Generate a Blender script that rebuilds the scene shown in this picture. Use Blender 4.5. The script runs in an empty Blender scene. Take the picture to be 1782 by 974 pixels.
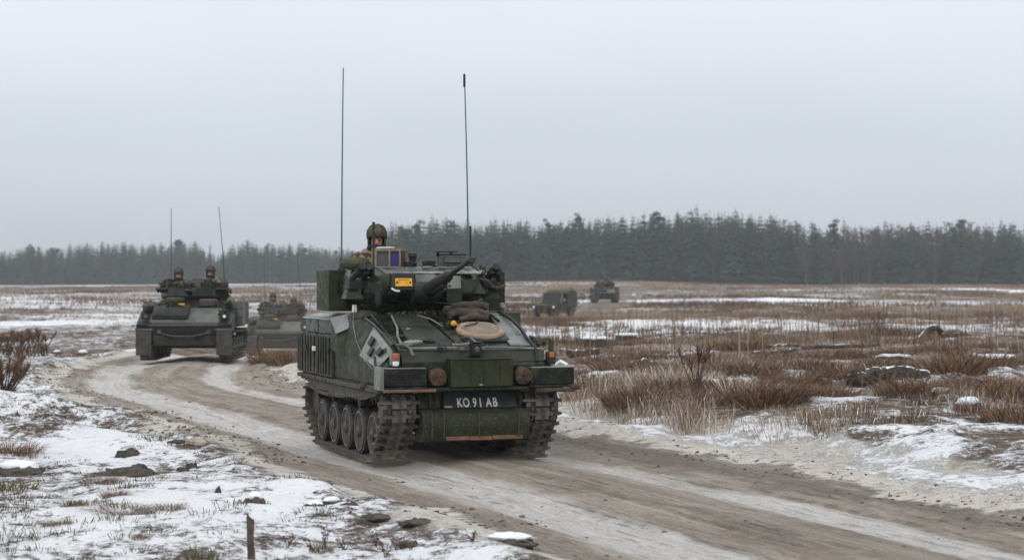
import bpy, bmesh, math, random
import numpy as np
from mathutils import Vector, Matrix

random.seed(7)
rng = np.random.default_rng(11)
scene = bpy.context.scene
col = scene.collection
R = math.radians

# ------------------------------------------------------------------ camera
EYE = 2.1
cam_d = bpy.data.cameras.new('camera')
cam = bpy.data.objects.new('camera', cam_d)
col.objects.link(cam)
cam.location = (0, 0, EYE)
cam.rotation_euler = (R(90), 0, 0)
cam_d.sensor_width = 36
cam_d.lens = 70.1
cam_d.shift_y = -0.0011
cam_d.clip_start = 0.1
cam_d.clip_end = 9000
cam_d.dof.use_dof = True
cam_d.dof.focus_distance = 23.6
cam_d.dof.aperture_fstop = 2.6
scene.camera = cam

# ------------------------------------------------------------------ overcast sky
SUN_EL, SUN_AZ = R(34), R(200)
world = bpy.data.worlds.new('World')
scene.world = world
world.use_nodes = True
wt = world.node_tree
wt.nodes.clear()
wo = wt.nodes.new('ShaderNodeOutputWorld')
bg = wt.nodes.new('ShaderNodeBackground')
bg.inputs['Strength'].default_value = 1.0
sky = wt.nodes.new('ShaderNodeTexSky')
sky.sky_type = 'NISHITA'
sky.sun_disc = False
sky.sun_elevation = SUN_EL
sky.sun_rotation = SUN_AZ
sky.air_density = 1.0
sky.dust_density = 4.0
sc_ = wt.nodes.new('ShaderNodeVectorMath'); sc_.operation = 'SCALE'
sc_.inputs['Scale'].default_value = 0.012
wt.links.new(sky.outputs[0], sc_.inputs[0])
tc = wt.nodes.new('ShaderNodeTexCoord')
sep = wt.nodes.new('ShaderNodeSeparateXYZ')
wt.links.new(tc.outputs['Generated'], sep.inputs[0])
ramp = wt.nodes.new('ShaderNodeValToRGB')
ramp.color_ramp.interpolation = 'EASE'
e = ramp.color_ramp.elements
e[0].position = 0.0;  e[0].color = (0.56, 0.61, 0.675, 1)
e[1].position = 1.0;  e[1].color = (1.22, 1.25, 1.29, 1)
for p, c in ((0.06, (0.64, 0.69, 0.75)), (0.14, (0.77, 0.81, 0.86)), (0.4, (0.98, 1.01, 1.05))):
    q = e.new(p); q.color = (*c, 1)
wt.links.new(sep.outputs['Z'], ramp.inputs[0])
# faint large cloud mottling in the overcast layer
wn = wt.nodes.new('ShaderNodeTexNoise')
wn.inputs['Scale'].default_value = 2.2; wn.inputs['Detail'].default_value = 4
wmap = wt.nodes.new('ShaderNodeMapping'); wmap.inputs['Scale'].default_value = (1, 1, 3.0)
wt.links.new(tc.outputs['Generated'], wmap.inputs[0]); wt.links.new(wmap.outputs[0], wn.inputs['Vector'])
wr = wt.nodes.new('ShaderNodeMapRange')
wr.inputs['From Min'].default_value = 0.3; wr.inputs['From Max'].default_value = 0.7
wr.inputs['To Min'].default_value = 0.94; wr.inputs['To Max'].default_value = 1.06
wt.links.new(wn.outputs['Fac'], wr.inputs['Value'])
ws = wt.nodes.new('ShaderNodeVectorMath'); ws.operation = 'SCALE'
wt.links.new(ramp.outputs[0], ws.inputs[0]); wt.links.new(wr.outputs[0], ws.inputs['Scale'])
add = wt.nodes.new('ShaderNodeVectorMath'); add.operation = 'ADD'
wt.links.new(ws.outputs[0], add.inputs[0]); wt.links.new(sc_.outputs[0], add.inputs[1])
wt.links.new(add.outputs[0], bg.inputs['Color'])
wt.links.new(bg.outputs[0], wo.inputs['Surface'])

sun_d = bpy.data.lights.new('sun', 'SUN')
sun_d.energy = 0.7
sun_d.angle = R(24)
sun_d.color = (1.0, 0.97, 0.93)
sun = bpy.data.objects.new('sun', sun_d)
col.objects.link(sun)
sun.rotation_euler = (R(90) - SUN_EL, 0, R(180) - SUN_AZ)
vs = scene.view_settings
scene.display_settings.display_device = 'sRGB'
vs.view_transform = 'Standard'
vs.look = 'None'
vs.exposure = 0.04
vs.gamma = 1.0
vs.use_curve_mapping = False
scene.cycles.max_bounces = 6
scene.cycles.volume_bounces = 0
scene.cycles.use_denoising = True

# ------------------------------------------------------------------ helpers
def tag(o, label=None, cat=None, group=None, kind=None):
    if label: o['label'] = label
    if cat: o['category'] = cat
    if group: o['group'] = group
    if kind: o['kind'] = kind
    return o

def empty(name, loc=(0, 0, 0), rz=0.0):
    o = bpy.data.objects.new(name, None)
    o.empty_display_size = 0.2
    col.objects.link(o)
    o.location = loc
    o.rotation_euler = (0, 0, rz)
    return o

def link(name, me, parent=None):
    o = bpy.data.objects.new(name, me)
    col.objects.link(o)
    if parent: o.parent = parent
    return o

def copy_tree(o, parent=None, skip=()):
    c = o.copy(); col.objects.link(c); c.parent = parent
    for ch in list(o.children):
        if ch.name.split('.')[0] in skip: continue
        copy_tree(ch, c, skip)
    return c

class MB:
    """Collects primitive shapes into one mesh."""
    def __init__(s): s.v = []; s.f = []
    def add(s, vs, fs):
        n = len(s.v); s.v += [tuple(p) for p in vs]; s.f += [tuple(i + n for i in f) for f in fs]; return s
    def hexa(s, p):
        return s.add(p, [(0, 3, 2, 1), (4, 5, 6, 7), (0, 1, 5, 4), (1, 2, 6, 5), (2, 3, 7, 6), (3, 0, 4, 7)])
    def bx(s, x0, x1, y0, y1, z0, z1):
        return s.hexa([(x0, y0, z0), (x1, y0, z0), (x1, y1, z0), (x0, y1, z0), (x0, y0, z1), (x1, y0, z1), (x1, y1, z1), (x0, y1, z1)])
    def rbx(s, c, size, rot):
        m = Matrix.Rotation(rot[2], 3, 'Z') @ Matrix.Rotation(rot[1], 3, 'Y') @ Matrix.Rotation(rot[0], 3, 'X')
        hx, hy, hz = [q / 2 for q in size]; c = Vector(c)
        ps = [(-hx, -hy, -hz), (hx, -hy, -hz), (hx, hy, -hz), (-hx, hy, -hz), (-hx, -hy, hz), (hx, -hy, hz), (hx, hy, hz), (-hx, hy, hz)]
        return s.hexa([c + m @ Vector(p) for p in ps])
    def prism(s, poly, y0, y1):                       # poly in (x, z), extruded along y
        n = len(poly)
        vs = [(x, y0, z) for x, z in poly] + [(x, y1, z) for x, z in poly]
        fs = [tuple(range(n)), tuple(range(2 * n - 1, n - 1, -1))]
        fs += [((i + 1) % n, i, i + n, (i + 1) % n + n) for i in range(n)]
        return s.add(vs, fs)
    def loft(s, rings, cap=True):
        n = len(rings[0]); vs = [p for r in rings for p in r]; fs = []
        for k in range(len(rings) - 1):
            for i in range(n):
                j = (i + 1) % n
                fs.append((k * n + i, k * n + j, (k + 1) * n + j, (k + 1) * n + i))
        if cap:
            fs.append(tuple(range(n - 1, -1, -1))); fs.append(tuple(range((len(rings) - 1) * n, len(rings) * n)))
        return s.add(vs, fs)
    def tube(s, path, r, n=6, cap=True):
        P = [Vector(p) for p in path]
        rr = r if hasattr(r, '__len__') else [r] * len(P)
        rings = []; up = None
        for i, p in enumerate(P):
            t = (P[min(i + 1, len(P) - 1)] - P[max(i - 1, 0)])
            t = t.normalized() if t.length > 1e-9 else Vector((0, 0, 1))
            if up is None:
                up = Vector((0, 0, 1)) if abs(t.z) < .9 else Vector((1, 0, 0))
            u = t.cross(up)
            if u.length < 1e-6: u = t.cross(Vector((0.3, 1, 0.1)))
            u.normalize(); w = u.cross(t).normalized(); up = w
            rings.append([p + (u * math.cos(2 * math.pi * k / n) + w * math.sin(2 * math.pi * k / n)) * rr[i] for k in range(n)])
        return s.loft(rings, cap)
    def lathe(s, prof, c, axis='z', n=20, cap=True):            # prof: (radius, height) along axis from c
        rings = []
        for r, h in prof:
            ring = []
            for k in range(n):
                a = 2 * math.pi * k / n; x, y = r * math.cos(a), r * math.sin(a)
                if axis == 'z': q = (c[0] + x, c[1] + y, c[2] + h)
                elif axis == 'y': q = (c[0] + x, c[1] + h, c[2] - y)
                else: q = (c[0] + h, c[1] + x, c[2] + y)
                ring.append(q)
            rings.append(ring)
        return s.loft(rings, cap)
    def blob(s, c, rad, n=12, m=8, jit=0.0, seed=0, flat=None):
        rd = random.Random(seed); rings = []
        for k in range(m + 1):
            th = math.pi * (k + .001) / (m + .002); ring = []
            for i in range(n):
                ph = 2 * math.pi * i / n
                q = 1 + rd.uniform(-jit, jit) * (1 if 0 < k < m else 0)
                z = -math.cos(th) * rad[2] * q
                if flat is not None: z = max(z, flat)
                ring.append((c[0] + math.sin(th) * math.cos(ph) * rad[0] * q, c[1] + math.sin(th) * math.sin(ph) * rad[1] * q, c[2] + z))
            rings.append(ring)
        return s.loft(rings, True)
    def mesh(s, name, mat, smooth=35):
        me = bpy.data.meshes.new(name)
        me.from_pydata(s.v, [], s.f)
        bm = bmesh.new(); bm.from_mesh(me); bmesh.ops.recalc_face_normals(bm, faces=bm.faces); bm.to_mesh(me); bm.free()
        me.materials.append(mat)
        if smooth:
            me.shade_smooth(); me.set_sharp_from_angle(angle=R(smooth))
        return me
    def build(s, name, mat, parent=None, bev=0.0, smooth=35):
        o = link(name, s.mesh(name, mat, smooth), parent)
        if bev:
            b = o.modifiers.new('bevel', 'BEVEL'); b.width = bev; b.segments = 2; b.limit_method = 'ANGLE'; b.angle_limit = R(30)
            b.use_clamp_overlap = True
        return o

# ---- value noise in numpy
_tab = rng.random((256, 256))
def vnoise(x, y):
    xi = np.floor(x).astype(np.int64); yi = np.floor(y).astype(np.int64)
    fx = x - xi; fy = y - yi
    fx = fx * fx * (3 - 2 * fx); fy = fy * fy * (3 - 2 * fy)
    a = _tab[xi & 255, yi & 255]; b = _tab[(xi + 1) & 255, yi & 255]
    c = _tab[xi & 255, (yi + 1) & 255]; d = _tab[(xi + 1) & 255, (yi + 1) & 255]
    return (a * (1 - fx) + b * fx) * (1 - fy) + (c * (1 - fx) + d * fx) * fy
def fbm(x, y, oct=4, gain=.5):
    t = 0; amp = 1; s = 0
    for k in range(oct):
        t = t + amp * vnoise(x * 2 ** k + 17.3 * k, y * 2 ** k + 9.1 * k); s += amp; amp *= gain
    return t / s
def sstep(a, b, x):
    t = np.clip((x - a) / (b - a), 0, 1); return t * t * (3 - 2 * t)
# ------------------------------------------------------------------ materials
def new_mat(name):
    m = bpy.data.materials.new(name); m.use_nodes = True
    nt = m.node_tree; nt.nodes.clear()
    out = nt.nodes.new('ShaderNodeOutputMaterial')
    p = nt.nodes.new('ShaderNodeBsdfPrincipled')
    nt.links.new(p.outputs[0], out.inputs['Surface'])
    return m, nt, p
def N(nt, t, **k):
    n = nt.nodes.new(t)
    for a, v in k.items():
        if a in n.inputs: n.inputs[a].default_value = v
        else: setattr(n, a, v)
    return n
def noise(nt, vec, scale, detail=4, rough=.55, dist=0.0):
    n = N(nt, 'ShaderNodeTexNoise', Scale=scale, Detail=detail, Roughness=rough, Distortion=dist)
    if vec is not None: nt.links.new(vec, n.inputs['Vector'])
    return n.outputs['Fac']
def mrange(nt, val, a, b, c=0.0, d=1.0, smooth=True):
    n = nt.nodes.new('ShaderNodeMapRange')
    n.interpolation_type = 'SMOOTHSTEP' if smooth else 'LINEAR'
    n.inputs['From Min'].default_value = a; n.inputs['From Max'].default_value = b
    n.inputs['To Min'].default_value = c; n.inputs['To Max'].default_value = d
    nt.links.new(val, n.inputs['Value']); return n.outputs['Result']
def math_(nt, op, a, b=None):
    n = nt.nodes.new('ShaderNodeMath'); n.operation = op
    for i, q in enumerate((a, b)):
        if q is None: continue
        if isinstance(q, (int, float)): n.inputs[i].default_value = q
        else: nt.links.new(q, n.inputs[i])
    return n.outputs[0]
def mix(nt, fac, a, b):
    n = nt.nodes.new('ShaderNodeMix'); n.data_type = 'RGBA'
    if isinstance(fac, (int, float)): n.inputs[0].default_value = fac
    else: nt.links.new(fac, n.inputs[0])
    for i, q in ((6, a), (7, b)):
        if isinstance(q, tuple): n.inputs[i].default_value = (*q, 1)
        else: nt.links.new(q, n.inputs[i])
    return n.outputs[2]
def bump(nt, p, h, strength=.3, dist=.02):
    b = N(nt, 'ShaderNodeBump', Strength=strength, Distance=dist)
    nt.links.new(h, b.inputs['Height']); nt.links.new(b.outputs[0], p.inputs['Normal'])

def simple(name, c1, c2=None, scale=8, rough=.7, bmp=.0, bscale=60, metal=0.0, spec=.5, obj=True, lo=.35, hi=.65, bd=.01):
    m, nt, p = new_mat(name)
    t = nt.nodes.new('ShaderNodeTexCoord'); v = t.outputs['Object']
    if c2 is None: p.inputs['Base Color'].default_value = (*c1, 1)
    else:
        n = noise(nt, v, scale, 5)
        nt.links.new(mix(nt, mrange(nt, n, lo, hi), c1, c2), p.inputs['Base Color'])
    p.inputs['Roughness'].default_value = rough; p.inputs['Metallic'].default_value = metal
    p.inputs['Specular IOR Level'].default_value = spec
    if bmp: bump(nt, p, noise(nt, v, bscale, 4), bmp, bd)
    return m

def paint(name, base, dark, mud_top=1.25, mud_amt=.75, rough=.42, mudcol=(.17, .135, .10), camo=True, spec=.22):
    """Dark green vehicle paint: camouflage patches, scuffs, dried mud that thins upward."""
    m, nt, p = new_mat(name)
    t = nt.nodes.new('ShaderNodeTexCoord'); v = t.outputs['Object']
    c = mix(nt, mrange(nt, noise(nt, v, 1.7, 2, .4, .6), .50, .56), base, dark) if camo else mix(nt, mrange(nt, noise(nt, v, 3, 3), .35, .7), base, dark)
    # streaky grime and scuffs
    mp = N(nt, 'ShaderNodeMapping'); mp.inputs['Scale'].default_value = (9, 9, 2.2)
    nt.links.new(v, mp.inputs[0])
    streak = mrange(nt, noise(nt, mp.outputs[0], 1.6, 5, .65), .52, .78)
    c = mix(nt, math_(nt, 'MULTIPLY', streak, .35), c, (.055, .053, .045))
    scuff = mrange(nt, noise(nt, v, 26, 3, .7), .66, .74)
    c = mix(nt, math_(nt, 'MULTIPLY', scuff, .4), c, (.11, .12, .11))
    sx = nt.nodes.new('ShaderNodeSeparateXYZ'); nt.links.new(v, sx.inputs[0])
    low = mrange(nt, sx.outputs['Z'], .25, mud_top, 1.0, 0.0)
    nm = noise(nt, v, 6, 6, .7)
    mud = mrange(nt, math_(nt, 'ADD', math_(nt, 'MULTIPLY', low, .38), nm), .60, .85)
    c = mix(nt, math_(nt, 'MULTIPLY', mud, mud_amt), c, mudcol)
    low2 = mrange(nt, sx.outputs['Z'], .2, 1.9, .08, .0)
    spat = mrange(nt, math_(nt, 'ADD', noise(nt, v, 38, 3, .6), low2), .68, .73)
    c = mix(nt, math_(nt, 'MULTIPLY', spat, .45), c, mudcol)
    film = mrange(nt, noise(nt, v, 2.6, 5, .65), .45, .75)
    c = mix(nt, math_(nt, 'MULTIPLY', film, .16), c, (.16, .135, .105))
    nt.links.new(c, p.inputs['Base Color'])
    rg = mrange(nt, noise(nt, v, 11, 4), .3, .7, rough - .14, rough + .16)
    rg2 = math_(nt, 'ADD', rg, math_(nt, 'MULTIPLY', mud, .35))
    nt.links.new(rg2, p.inputs['Roughness']); p.inputs['Specular IOR Level'].default_value = spec
    bump(nt, p, math_(nt, 'ADD', noise(nt, v, 55, 3), math_(nt, 'MULTIPLY', mud, 1.5)), .22, .006)
    return m

M = {}
M['paint'] = paint('vehicle_paint', (.012, .020, .009), (.005, .006, .0045), mud_amt=.6, rough=.29, spec=.27, mudcol=(.10, .082, .062))
M['paint_light'] = paint('vehicle_paint_weathered_and_sheen', (.20, .22, .205), (.09, .105, .092), camo=False, mud_amt=.4, rough=.34, spec=.4)  # weathered pale plates, and the painted sky reflection on the turret roof
M['paint_olive'] = paint('vehicle_paint_olive', (.025, .033, .013), (.014, .019, .008), camo=False, mud_amt=.5, rough=.55, mud_top=1.0)
M['paint_side'] = paint('vehicle_paint_side', (.032, .037, .027), (.017, .020, .014), camo=False, mud_top=1.6, mud_amt=.55, rough=.5)
M['paint_far'] = paint('vehicle_paint_convoy', (.022, .025, .020), (.008, .009, .008), mud_top=1.0, mud_amt=.35, rough=.5, mudcol=(.10, .085, .07))
M['paint_plate'] = paint('vehicle_paint_convoy_plate', (.105, .112, .098), (.06, .066, .057), mud_top=1.0, mud_amt=.3, rough=.45, camo=False)
M['black'] = simple('black_metal', (.008, .009, .009), (.02, .02, .019), 20, .5, spec=.3)
M['steel'] = simple('track_steel', (.040, .034, .029), (.135, .112, .094), 14, .62, .4, 50, 0.0, .4)
M['rubber'] = simple('rubber', (.016, .016, .016), (.06, .052, .045), 9, .75, .3)
M['nose'] = paint('vehicle_nose_paint', (.020, .026, .011), (.012, .016, .007), camo=False, mud_amt=.15, mud_top=.5, rough=.5)
M['wheel_lip'] = simple('worn_wheel_lip', (.19, .185, .175), (.08, .075, .066), 12, .45)
M['wheel'] = simple('wheel_paint', (.020, .021, .019), (.075, .066, .056), 9, .55, .3)
M['rust'] = simple('rusty_mud', (.20, .10, .045), (.11, .075, .05), 12, .8, .4)
M['mud'] = simple('dried_mud', (.042, .025, .015), (.085, .054, .034), 14, .9, .8, 30, bd=.02)
M['canvas'] = simple('brown_canvas', (.040, .032, .026), (.085, .066, .052), 7, .9, .6, 40)
M['tan'] = simple('tan_frame', (.30, .235, .15), (.17, .13, .085), 9, .7)
M['beige'] = simple('beige_padding', (.36, .275, .17), (.25, .185, .115), 6, .8, .3)
M['pad'] = simple('brown_pad', (.23, .17, .13), (.15, .11, .085), 6, .6, .3)
M['yellow'] = simple('yellow_plate', (.75, .36, .02), (.62, .28, .015), 9, .55)
M['yellow_line'] = simple('plate_lines', (.22, .10, .02), None, 9, .6)
M['lens_red'] = simple('red_lens', (.60, .06, .02), None, 1, .25)
M['lens_white'] = simple('white_lens', (.75, .76, .78), None, 1, .25)
M['lens_orange'] = simple('orange_lens', (.42, .10, .03), None, 1, .3)
M['glass_grey'] = simple('sight_glass_grey', (.075, .072, .075), (.10, .095, .095), 5, .12)
M['glass_blue'] = simple('sight_glass_blue', (.030, .032, .20), (.02, .022, .13), 5, .12)
M['plate'] = simple('number_plate_dark', (.014, .016, .018), (.04, .042, .04), 7, .5)
M['letter'] = simple('white_lettering', (.72, .72, .68), (.40, .39, .35), 38, .6, lo=.5, hi=.62)
M['antenna'] = simple('antenna_rod', (.05, .115, .135), None, 1, .4)
M['antenna_far'] = simple('antenna_rod_dark', (.05, .055, .06), None, 1, .5)
M['net'] = simple('camouflage_scrim', (.030, .045, .020), (.075, .065, .035), 10, .9)
M['skin'] = simple('skin', (.46, .25, .17), (.40, .20, .135), 20, .55, spec=.4)
M['scarf'] = simple('navy_scarf', (.014, .016, .032), None, 1, .9)
M['eye'] = simple('eye_dark', (.02, .016, .014), None, 1, .2)
M['goggle'] = simple('goggle_strap', (.02, .02, .02), None, 1, .5)
def camo_cloth(name, a, b, c, sc=9):
    m, nt, p = new_mat(name)
    v = nt.nodes.new('ShaderNodeTexCoord').outputs['Object']
    k = mix(nt, mrange(nt, noise(nt, v, sc, 2, .5, .8), .46, .52), a, b)
    mp = N(nt, 'ShaderNodeMapping'); mp.inputs['Location'].default_value = (7, 3, 1); nt.links.new(v, mp.inputs[0])
    k = mix(nt, mrange(nt, noise(nt, mp.outputs[0], sc * 1.2, 2, .5, .8), .54, .60), k, c)
    nt.links.new(k, p.inputs['Base Color']); p.inputs['Roughness'].default_value = .92
    p.inputs['Specular IOR Level'].default_value = .2
    bump(nt, p, noise(nt, v, 28, 4), .7, .02)
    return m
M['camo'] = camo_cloth('camouflage_jacket', (.20, .165, .115), (.085, .085, .05), (.05, .035, .025))
M['camo_helmet'] = camo_cloth('camouflage_helmet_cover', (.095, .08, .058), (.060, .055, .036), (.035, .026, .02), 12)
M['bark'] = simple('bark', (.060, .050, .042), (.11, .095, .08), 4, .95)
M['stump'] = simple('stump_wood', (.026, .021, .017), (.07, .057, .042), 9, .95, .8, 30, bd=.02)
M['stake'] = simple('stake_wood', (.055, .035, .03), (.10, .07, .06), 14, .9, .6, 50)
M['snowcap'] = simple('snow_cap', (.80, .82, .86), (.70, .72, .76), 12, .75, .5, 40, bd=.01)
M['sandclod'] = simple('sandy_clod', (.30, .24, .18), (.46, .41, .34), 9, .95, .9, 22, bd=.03)
M['crumb'] = simple('earth_crumb', (.055, .043, .034), (.13, .10, .078), 3, .95)
M['clod'] = simple('earth_clod', (.030, .026, .022), (.085, .070, .056), 9, .95, .9, 22, bd=.03)

def foliage(name, c1, c2, scale=.35, rough=.85, rnd=True):
    m, nt, p = new_mat(name)
    g = nt.nodes.new('ShaderNodeNewGeometry')
    k = mix(nt, mrange(nt, noise(nt, g.outputs['Position'], scale, 3), .3, .7), c1, c2)
    if rnd:
        oi = nt.nodes.new('ShaderNodeObjectInfo')
        hs = nt.nodes.new('ShaderNodeHueSaturation')
        nt.links.new(k, hs.inputs['Color'])
        nt.links.new(mrange(nt, oi.outputs['Random'], 0, 1, .7, 1.25, False), hs.inputs['Value'])
        k = hs.outputs[0]
    nt.links.new(k, p.inputs['Base Color']); p.inputs['Roughness'].default_value = rough
    p.inputs['Specular IOR Level'].default_value = .15
    return m
M['spruce'] = foliage('spruce_needles', (.022, .040, .028), (.034, .058, .040))
M['bare'] = foliage('bare_twigs', (.085, .068, .060), (.058, .048, .043))
M['pine'] = foliage('pine_needles', (.028, .048, .031), (.040, .062, .040))

def blade_mat(name, stops, rough=.85):
    m, nt, p = new_mat(name)
    a = nt.nodes.new('ShaderNodeAttribute'); a.attribute_name = 'tint'
    r = nt.nodes.new('ShaderNodeValToRGB')
    els = r.color_ramp.elements
    els[0].position = 0; els[0].color = (*stops[0], 1); els[1].position = 1; els[1].color = (*stops[-1], 1)
    for i, s in enumerate(stops[1:-1]):
        q = els.new((i + 1) / (len(stops) - 1)); q.color = (*s, 1)
    nt.links.new(a.outputs['Fac'], r.inputs[0]); nt.links.new(r.outputs[0], p.inputs['Base Color'])
    p.inputs['Roughness'].default_value = rough; p.inputs['Specular IOR Level'].default_value = .15
    return m
M['grass'] = blade_mat('dry_grass', [(.075, .045, .028), (.150, .098, .064), (.235, .168, .115), (.34, .265, .195), (.47, .40, .32), (.78, .80, .84)])
M['brown'] = blade_mat('brown_brush', [(.045, .027, .017), (.095, .050, .028), (.15, .082, .046), (.20, .125, .078), (.30, .22, .155)])
M['redleaf'] = blade_mat('red_leaves', [(.07, .022, .026), (.12, .04, .04), (.09, .055, .045), (.15, .10, .07)])
M['moss'] = blade_mat('mossy_grass', [(.05, .05, .025), (.10, .09, .045), (.16, .13, .07), (.24, .2, .12)])

# ---- ground: one material for terrain and road, driven by where mud, ruts and snow lie
def ground_mat():
    m, nt, p = new_mat('ground_surface')
    g = nt.nodes.new('ShaderNodeNewGeometry'); v = g.outputs['Position']
    at = nt.nodes.new('ShaderNodeAttribute'); at.attribute_name = 'cover'
    sp = nt.nodes.new('ShaderNodeSeparateColor'); nt.links.new(at.outputs['Color'], sp.inputs[0])
    road, rut, snow, sand = sp.outputs[0], sp.outputs[1], sp.outputs[2], at.outputs['Alpha']
    n_big = noise(nt, v, .35, 4); n_mid = noise(nt, v, 2.2, 6, .62); n_fine = noise(nt, v, 13, 5, .65); n_grit = noise(nt, v, 55, 3, .7); n_five = noise(nt, v, 5.5, 7, .7, .5)
    # litter of dead grass and soil
    lit = mix(nt, mrange(nt, n_mid, .35, .65), (.085, .056, .038), (.215, .155, .112))
    lit = mix(nt, mrange(nt, n_five, .52, .68), lit, (.30, .245, .19))
    lit = mix(nt, mrange(nt, n_five, .46, .34), lit, (.05, .034, .024))
    lit = mix(nt, mrange(nt, n_fine, .52, .72), lit, (.26, .20, .15))
    lit = mix(nt, mrange(nt, n_grit, .55, .75), lit, (.055, .038, .028))
    # road mud
    mp = N(nt, 'ShaderNodeAttribute'); mp.attribute_name = 'flow'
    sf = noise(nt, mp.outputs['Vector'], 1.0, 6, .68)
    sf2 = noise(nt, mp.outputs['Vector'], 3.4, 4, .7)
    mud = mix(nt, mrange(nt, sf, .32, .68), (.245, .200, .160), (.41, .355, .30))
    mud = mix(nt, math_(nt, 'MULTIPLY', mrange(nt, n_fine, .57, .77), .4), mud, (.17, .132, .10))
    mud = mix(nt, math_(nt, 'MULTIPLY', mrange(nt, n_grit, .58, .78), .55), mud, (.42, .37, .31))
    pale = mix(nt, mrange(nt, sf2, .35, .7), (.70, .68, .65), (.59, .56, .52))
    rutf = mrange(nt, math_(nt, 'ADD', rut, math_(nt, 'MULTIPLY', math_(nt, 'SUBTRACT', sf, .5), .9)), .24, .58)
    mud = mix(nt, math_(nt, 'MULTIPLY', rutf, .92), mud, pale)
    crack = mrange(nt, math_(nt, 'ABSOLUTE', math_(nt, 'SUBTRACT', sf2, .5)), .0, .022, 1, 0)
    mud = mix(nt, math_(nt, 'MULTIPLY', crack, .45), mud, (.13, .098, .07))
    sf3 = noise(nt, mp.outputs['Vector'], 9.0, 6, .72)
    mud = mix(nt, math_(nt, 'MULTIPLY', mrange(nt, sf3, .54, .68), .32), mud, (.165, .128, .10))
    mud = mix(nt, math_(nt, 'MULTIPLY', mrange(nt, sf3, .47, .36), .35), mud, (.50, .46, .41))
    ml = N(nt, 'ShaderNodeMapping'); ml.inputs['Scale'].default_value = (.13, 2.6, 1); nt.links.new(mp.outputs['Vector'], ml.inputs[0])
    ln = noise(nt, ml.outputs[0], 1.0, 7, .62, .15)
    groove = mrange(nt, math_(nt, 'ABSOLUTE', math_(nt, 'SUBTRACT', ln, .5)), .0, .016, 1, 0)
    gpatch = mrange(nt, n_mid, .42, .62)
    mud = mix(nt, math_(nt, 'MULTIPLY', math_(nt, 'MULTIPLY', groove, gpatch), .45), mud, (.15, .115, .085))
    mud = mix(nt, math_(nt, 'MULTIPLY', mrange(nt, ln, .52, .68), .35), mud, (.54, .505, .455))
    mud = mix(nt, math_(nt, 'MULTIPLY', mrange(nt, ln, .47, .32), .24), mud, (.22, .178, .142))
    darkm = mrange(nt, math_(nt, 'ADD', rut, math_(nt, 'MULTIPLY', math_(nt, 'SUBTRACT', math_(nt, 'ADD', sf, n_five), 1.0), 1.3)), -.65, -.05, 1.0, 0.0)
    mud = mix(nt, math_(nt, 'MULTIPLY', darkm, .75), mud, (.155, .122, .098))
    mud = mix(nt, math_(nt, 'MULTIPLY', mrange(nt, n_five, .56, .70), .3), mud, (.24, .195, .155))
    mud = mix(nt, math_(nt, 'MULTIPLY', mrange(nt, n_grit, .60, .66), .5), mud, (.16, .125, .098))
    mud = mix(nt, math_(nt, 'MULTIPLY', mrange(nt, n_grit, .40, .34), .5), mud, (.60, .57, .53))
    # pale sandy verge
    sandc = mix(nt, mrange(nt, n_mid, .3, .7), (.56, .515, .45), (.72, .69, .64))
    sandc = mix(nt, math_(nt, 'MULTIPLY', mrange(nt, n_grit, .50, .62), .6), sandc, (.24, .195, .15))
    sandc = mix(nt, mrange(nt, n_five, .54, .64), sandc, (.27, .215, .165))
    sandc = mix(nt, math_(nt, 'MULTIPLY', mrange(nt, n_fine, .57, .68), .7), sandc, (.20, .15, .105))
    c = mix(nt, mrange(nt, math_(nt, 'ADD', sand, math_(nt, 'MULTIPLY', math_(nt, 'SUBTRACT', n_mid, .5), .9)), .3, .7), lit, sandc)
    rf = mrange(nt, math_(nt, 'ADD', road, math_(nt, 'MULTIPLY', math_(nt, 'SUBTRACT', math_(nt, 'ADD', n_mid, n_five), 1.0), 1.1)), .34, .64)
    c = mix(nt, rf, c, mud)
    # snow: lies where the coverage and the grain of the ground allow
    gr = math_(nt, 'ADD', math_(nt, 'MULTIPLY', math_(nt, 'ADD', n_mid, n_five), .45), math_(nt, 'ADD', math_(nt, 'MULTIPLY', n_fine, .50), math_(nt, 'MULTIPLY', n_grit, .35)))
    sfac = mrange(nt, math_(nt, 'ADD', snow, math_(nt, 'MULTIPLY', math_(nt, 'SUBTRACT', gr, .875), 2.1)), .40, .62)
    snc = mix(nt, mrange(nt, n_big, .3, .7), (.82, .84, .88), (.89, .90, .92))
    snc = mix(nt, math_(nt, 'MULTIPLY', mrange(nt, n_fine, .44, .74), .38), snc, (.64, .60, .55))
    c = mix(nt, sfac, c, snc)
    nt.links.new(c, p.inputs['Base Color'])
    wet = math_(nt, 'MULTIPLY', rutf, rf)
    nt.links.new(mrange(nt, wet, 0, 1, .92, .62, False), p.inputs['Roughness'])
    p.inputs['Specular IOR Level'].default_value = .3
    h = math_(nt, 'ADD', math_(nt, 'MULTIPLY', n_fine, 1.0), math_(nt, 'MULTIPLY', sfac, .6))
    h = math_(nt, 'ADD', h, math_(nt, 'MULTIPLY', n_grit, .35))
    h = math_(nt, 'ADD', h, math_(nt, 'MULTIPLY', math_(nt, 'MULTIPLY', sf, rf), 1.6))
    h = math_(nt, 'ADD', h, math_(nt, 'MULTIPLY', n_five, .9))
    h = math_(nt, 'SUBTRACT', h, math_(nt, 'MULTIPLY', math_(nt, 'MULTIPLY', math_(nt, 'MULTIPLY', groove, gpatch), rf), .5))
    h = math_(nt, 'ADD', h, math_(nt, 'MULTIPLY', math_(nt, 'MULTIPLY', sf3, rf), .9))
    bump(nt, p, h, .9, .06)
    return m
M['ground'] = ground_mat()
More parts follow.
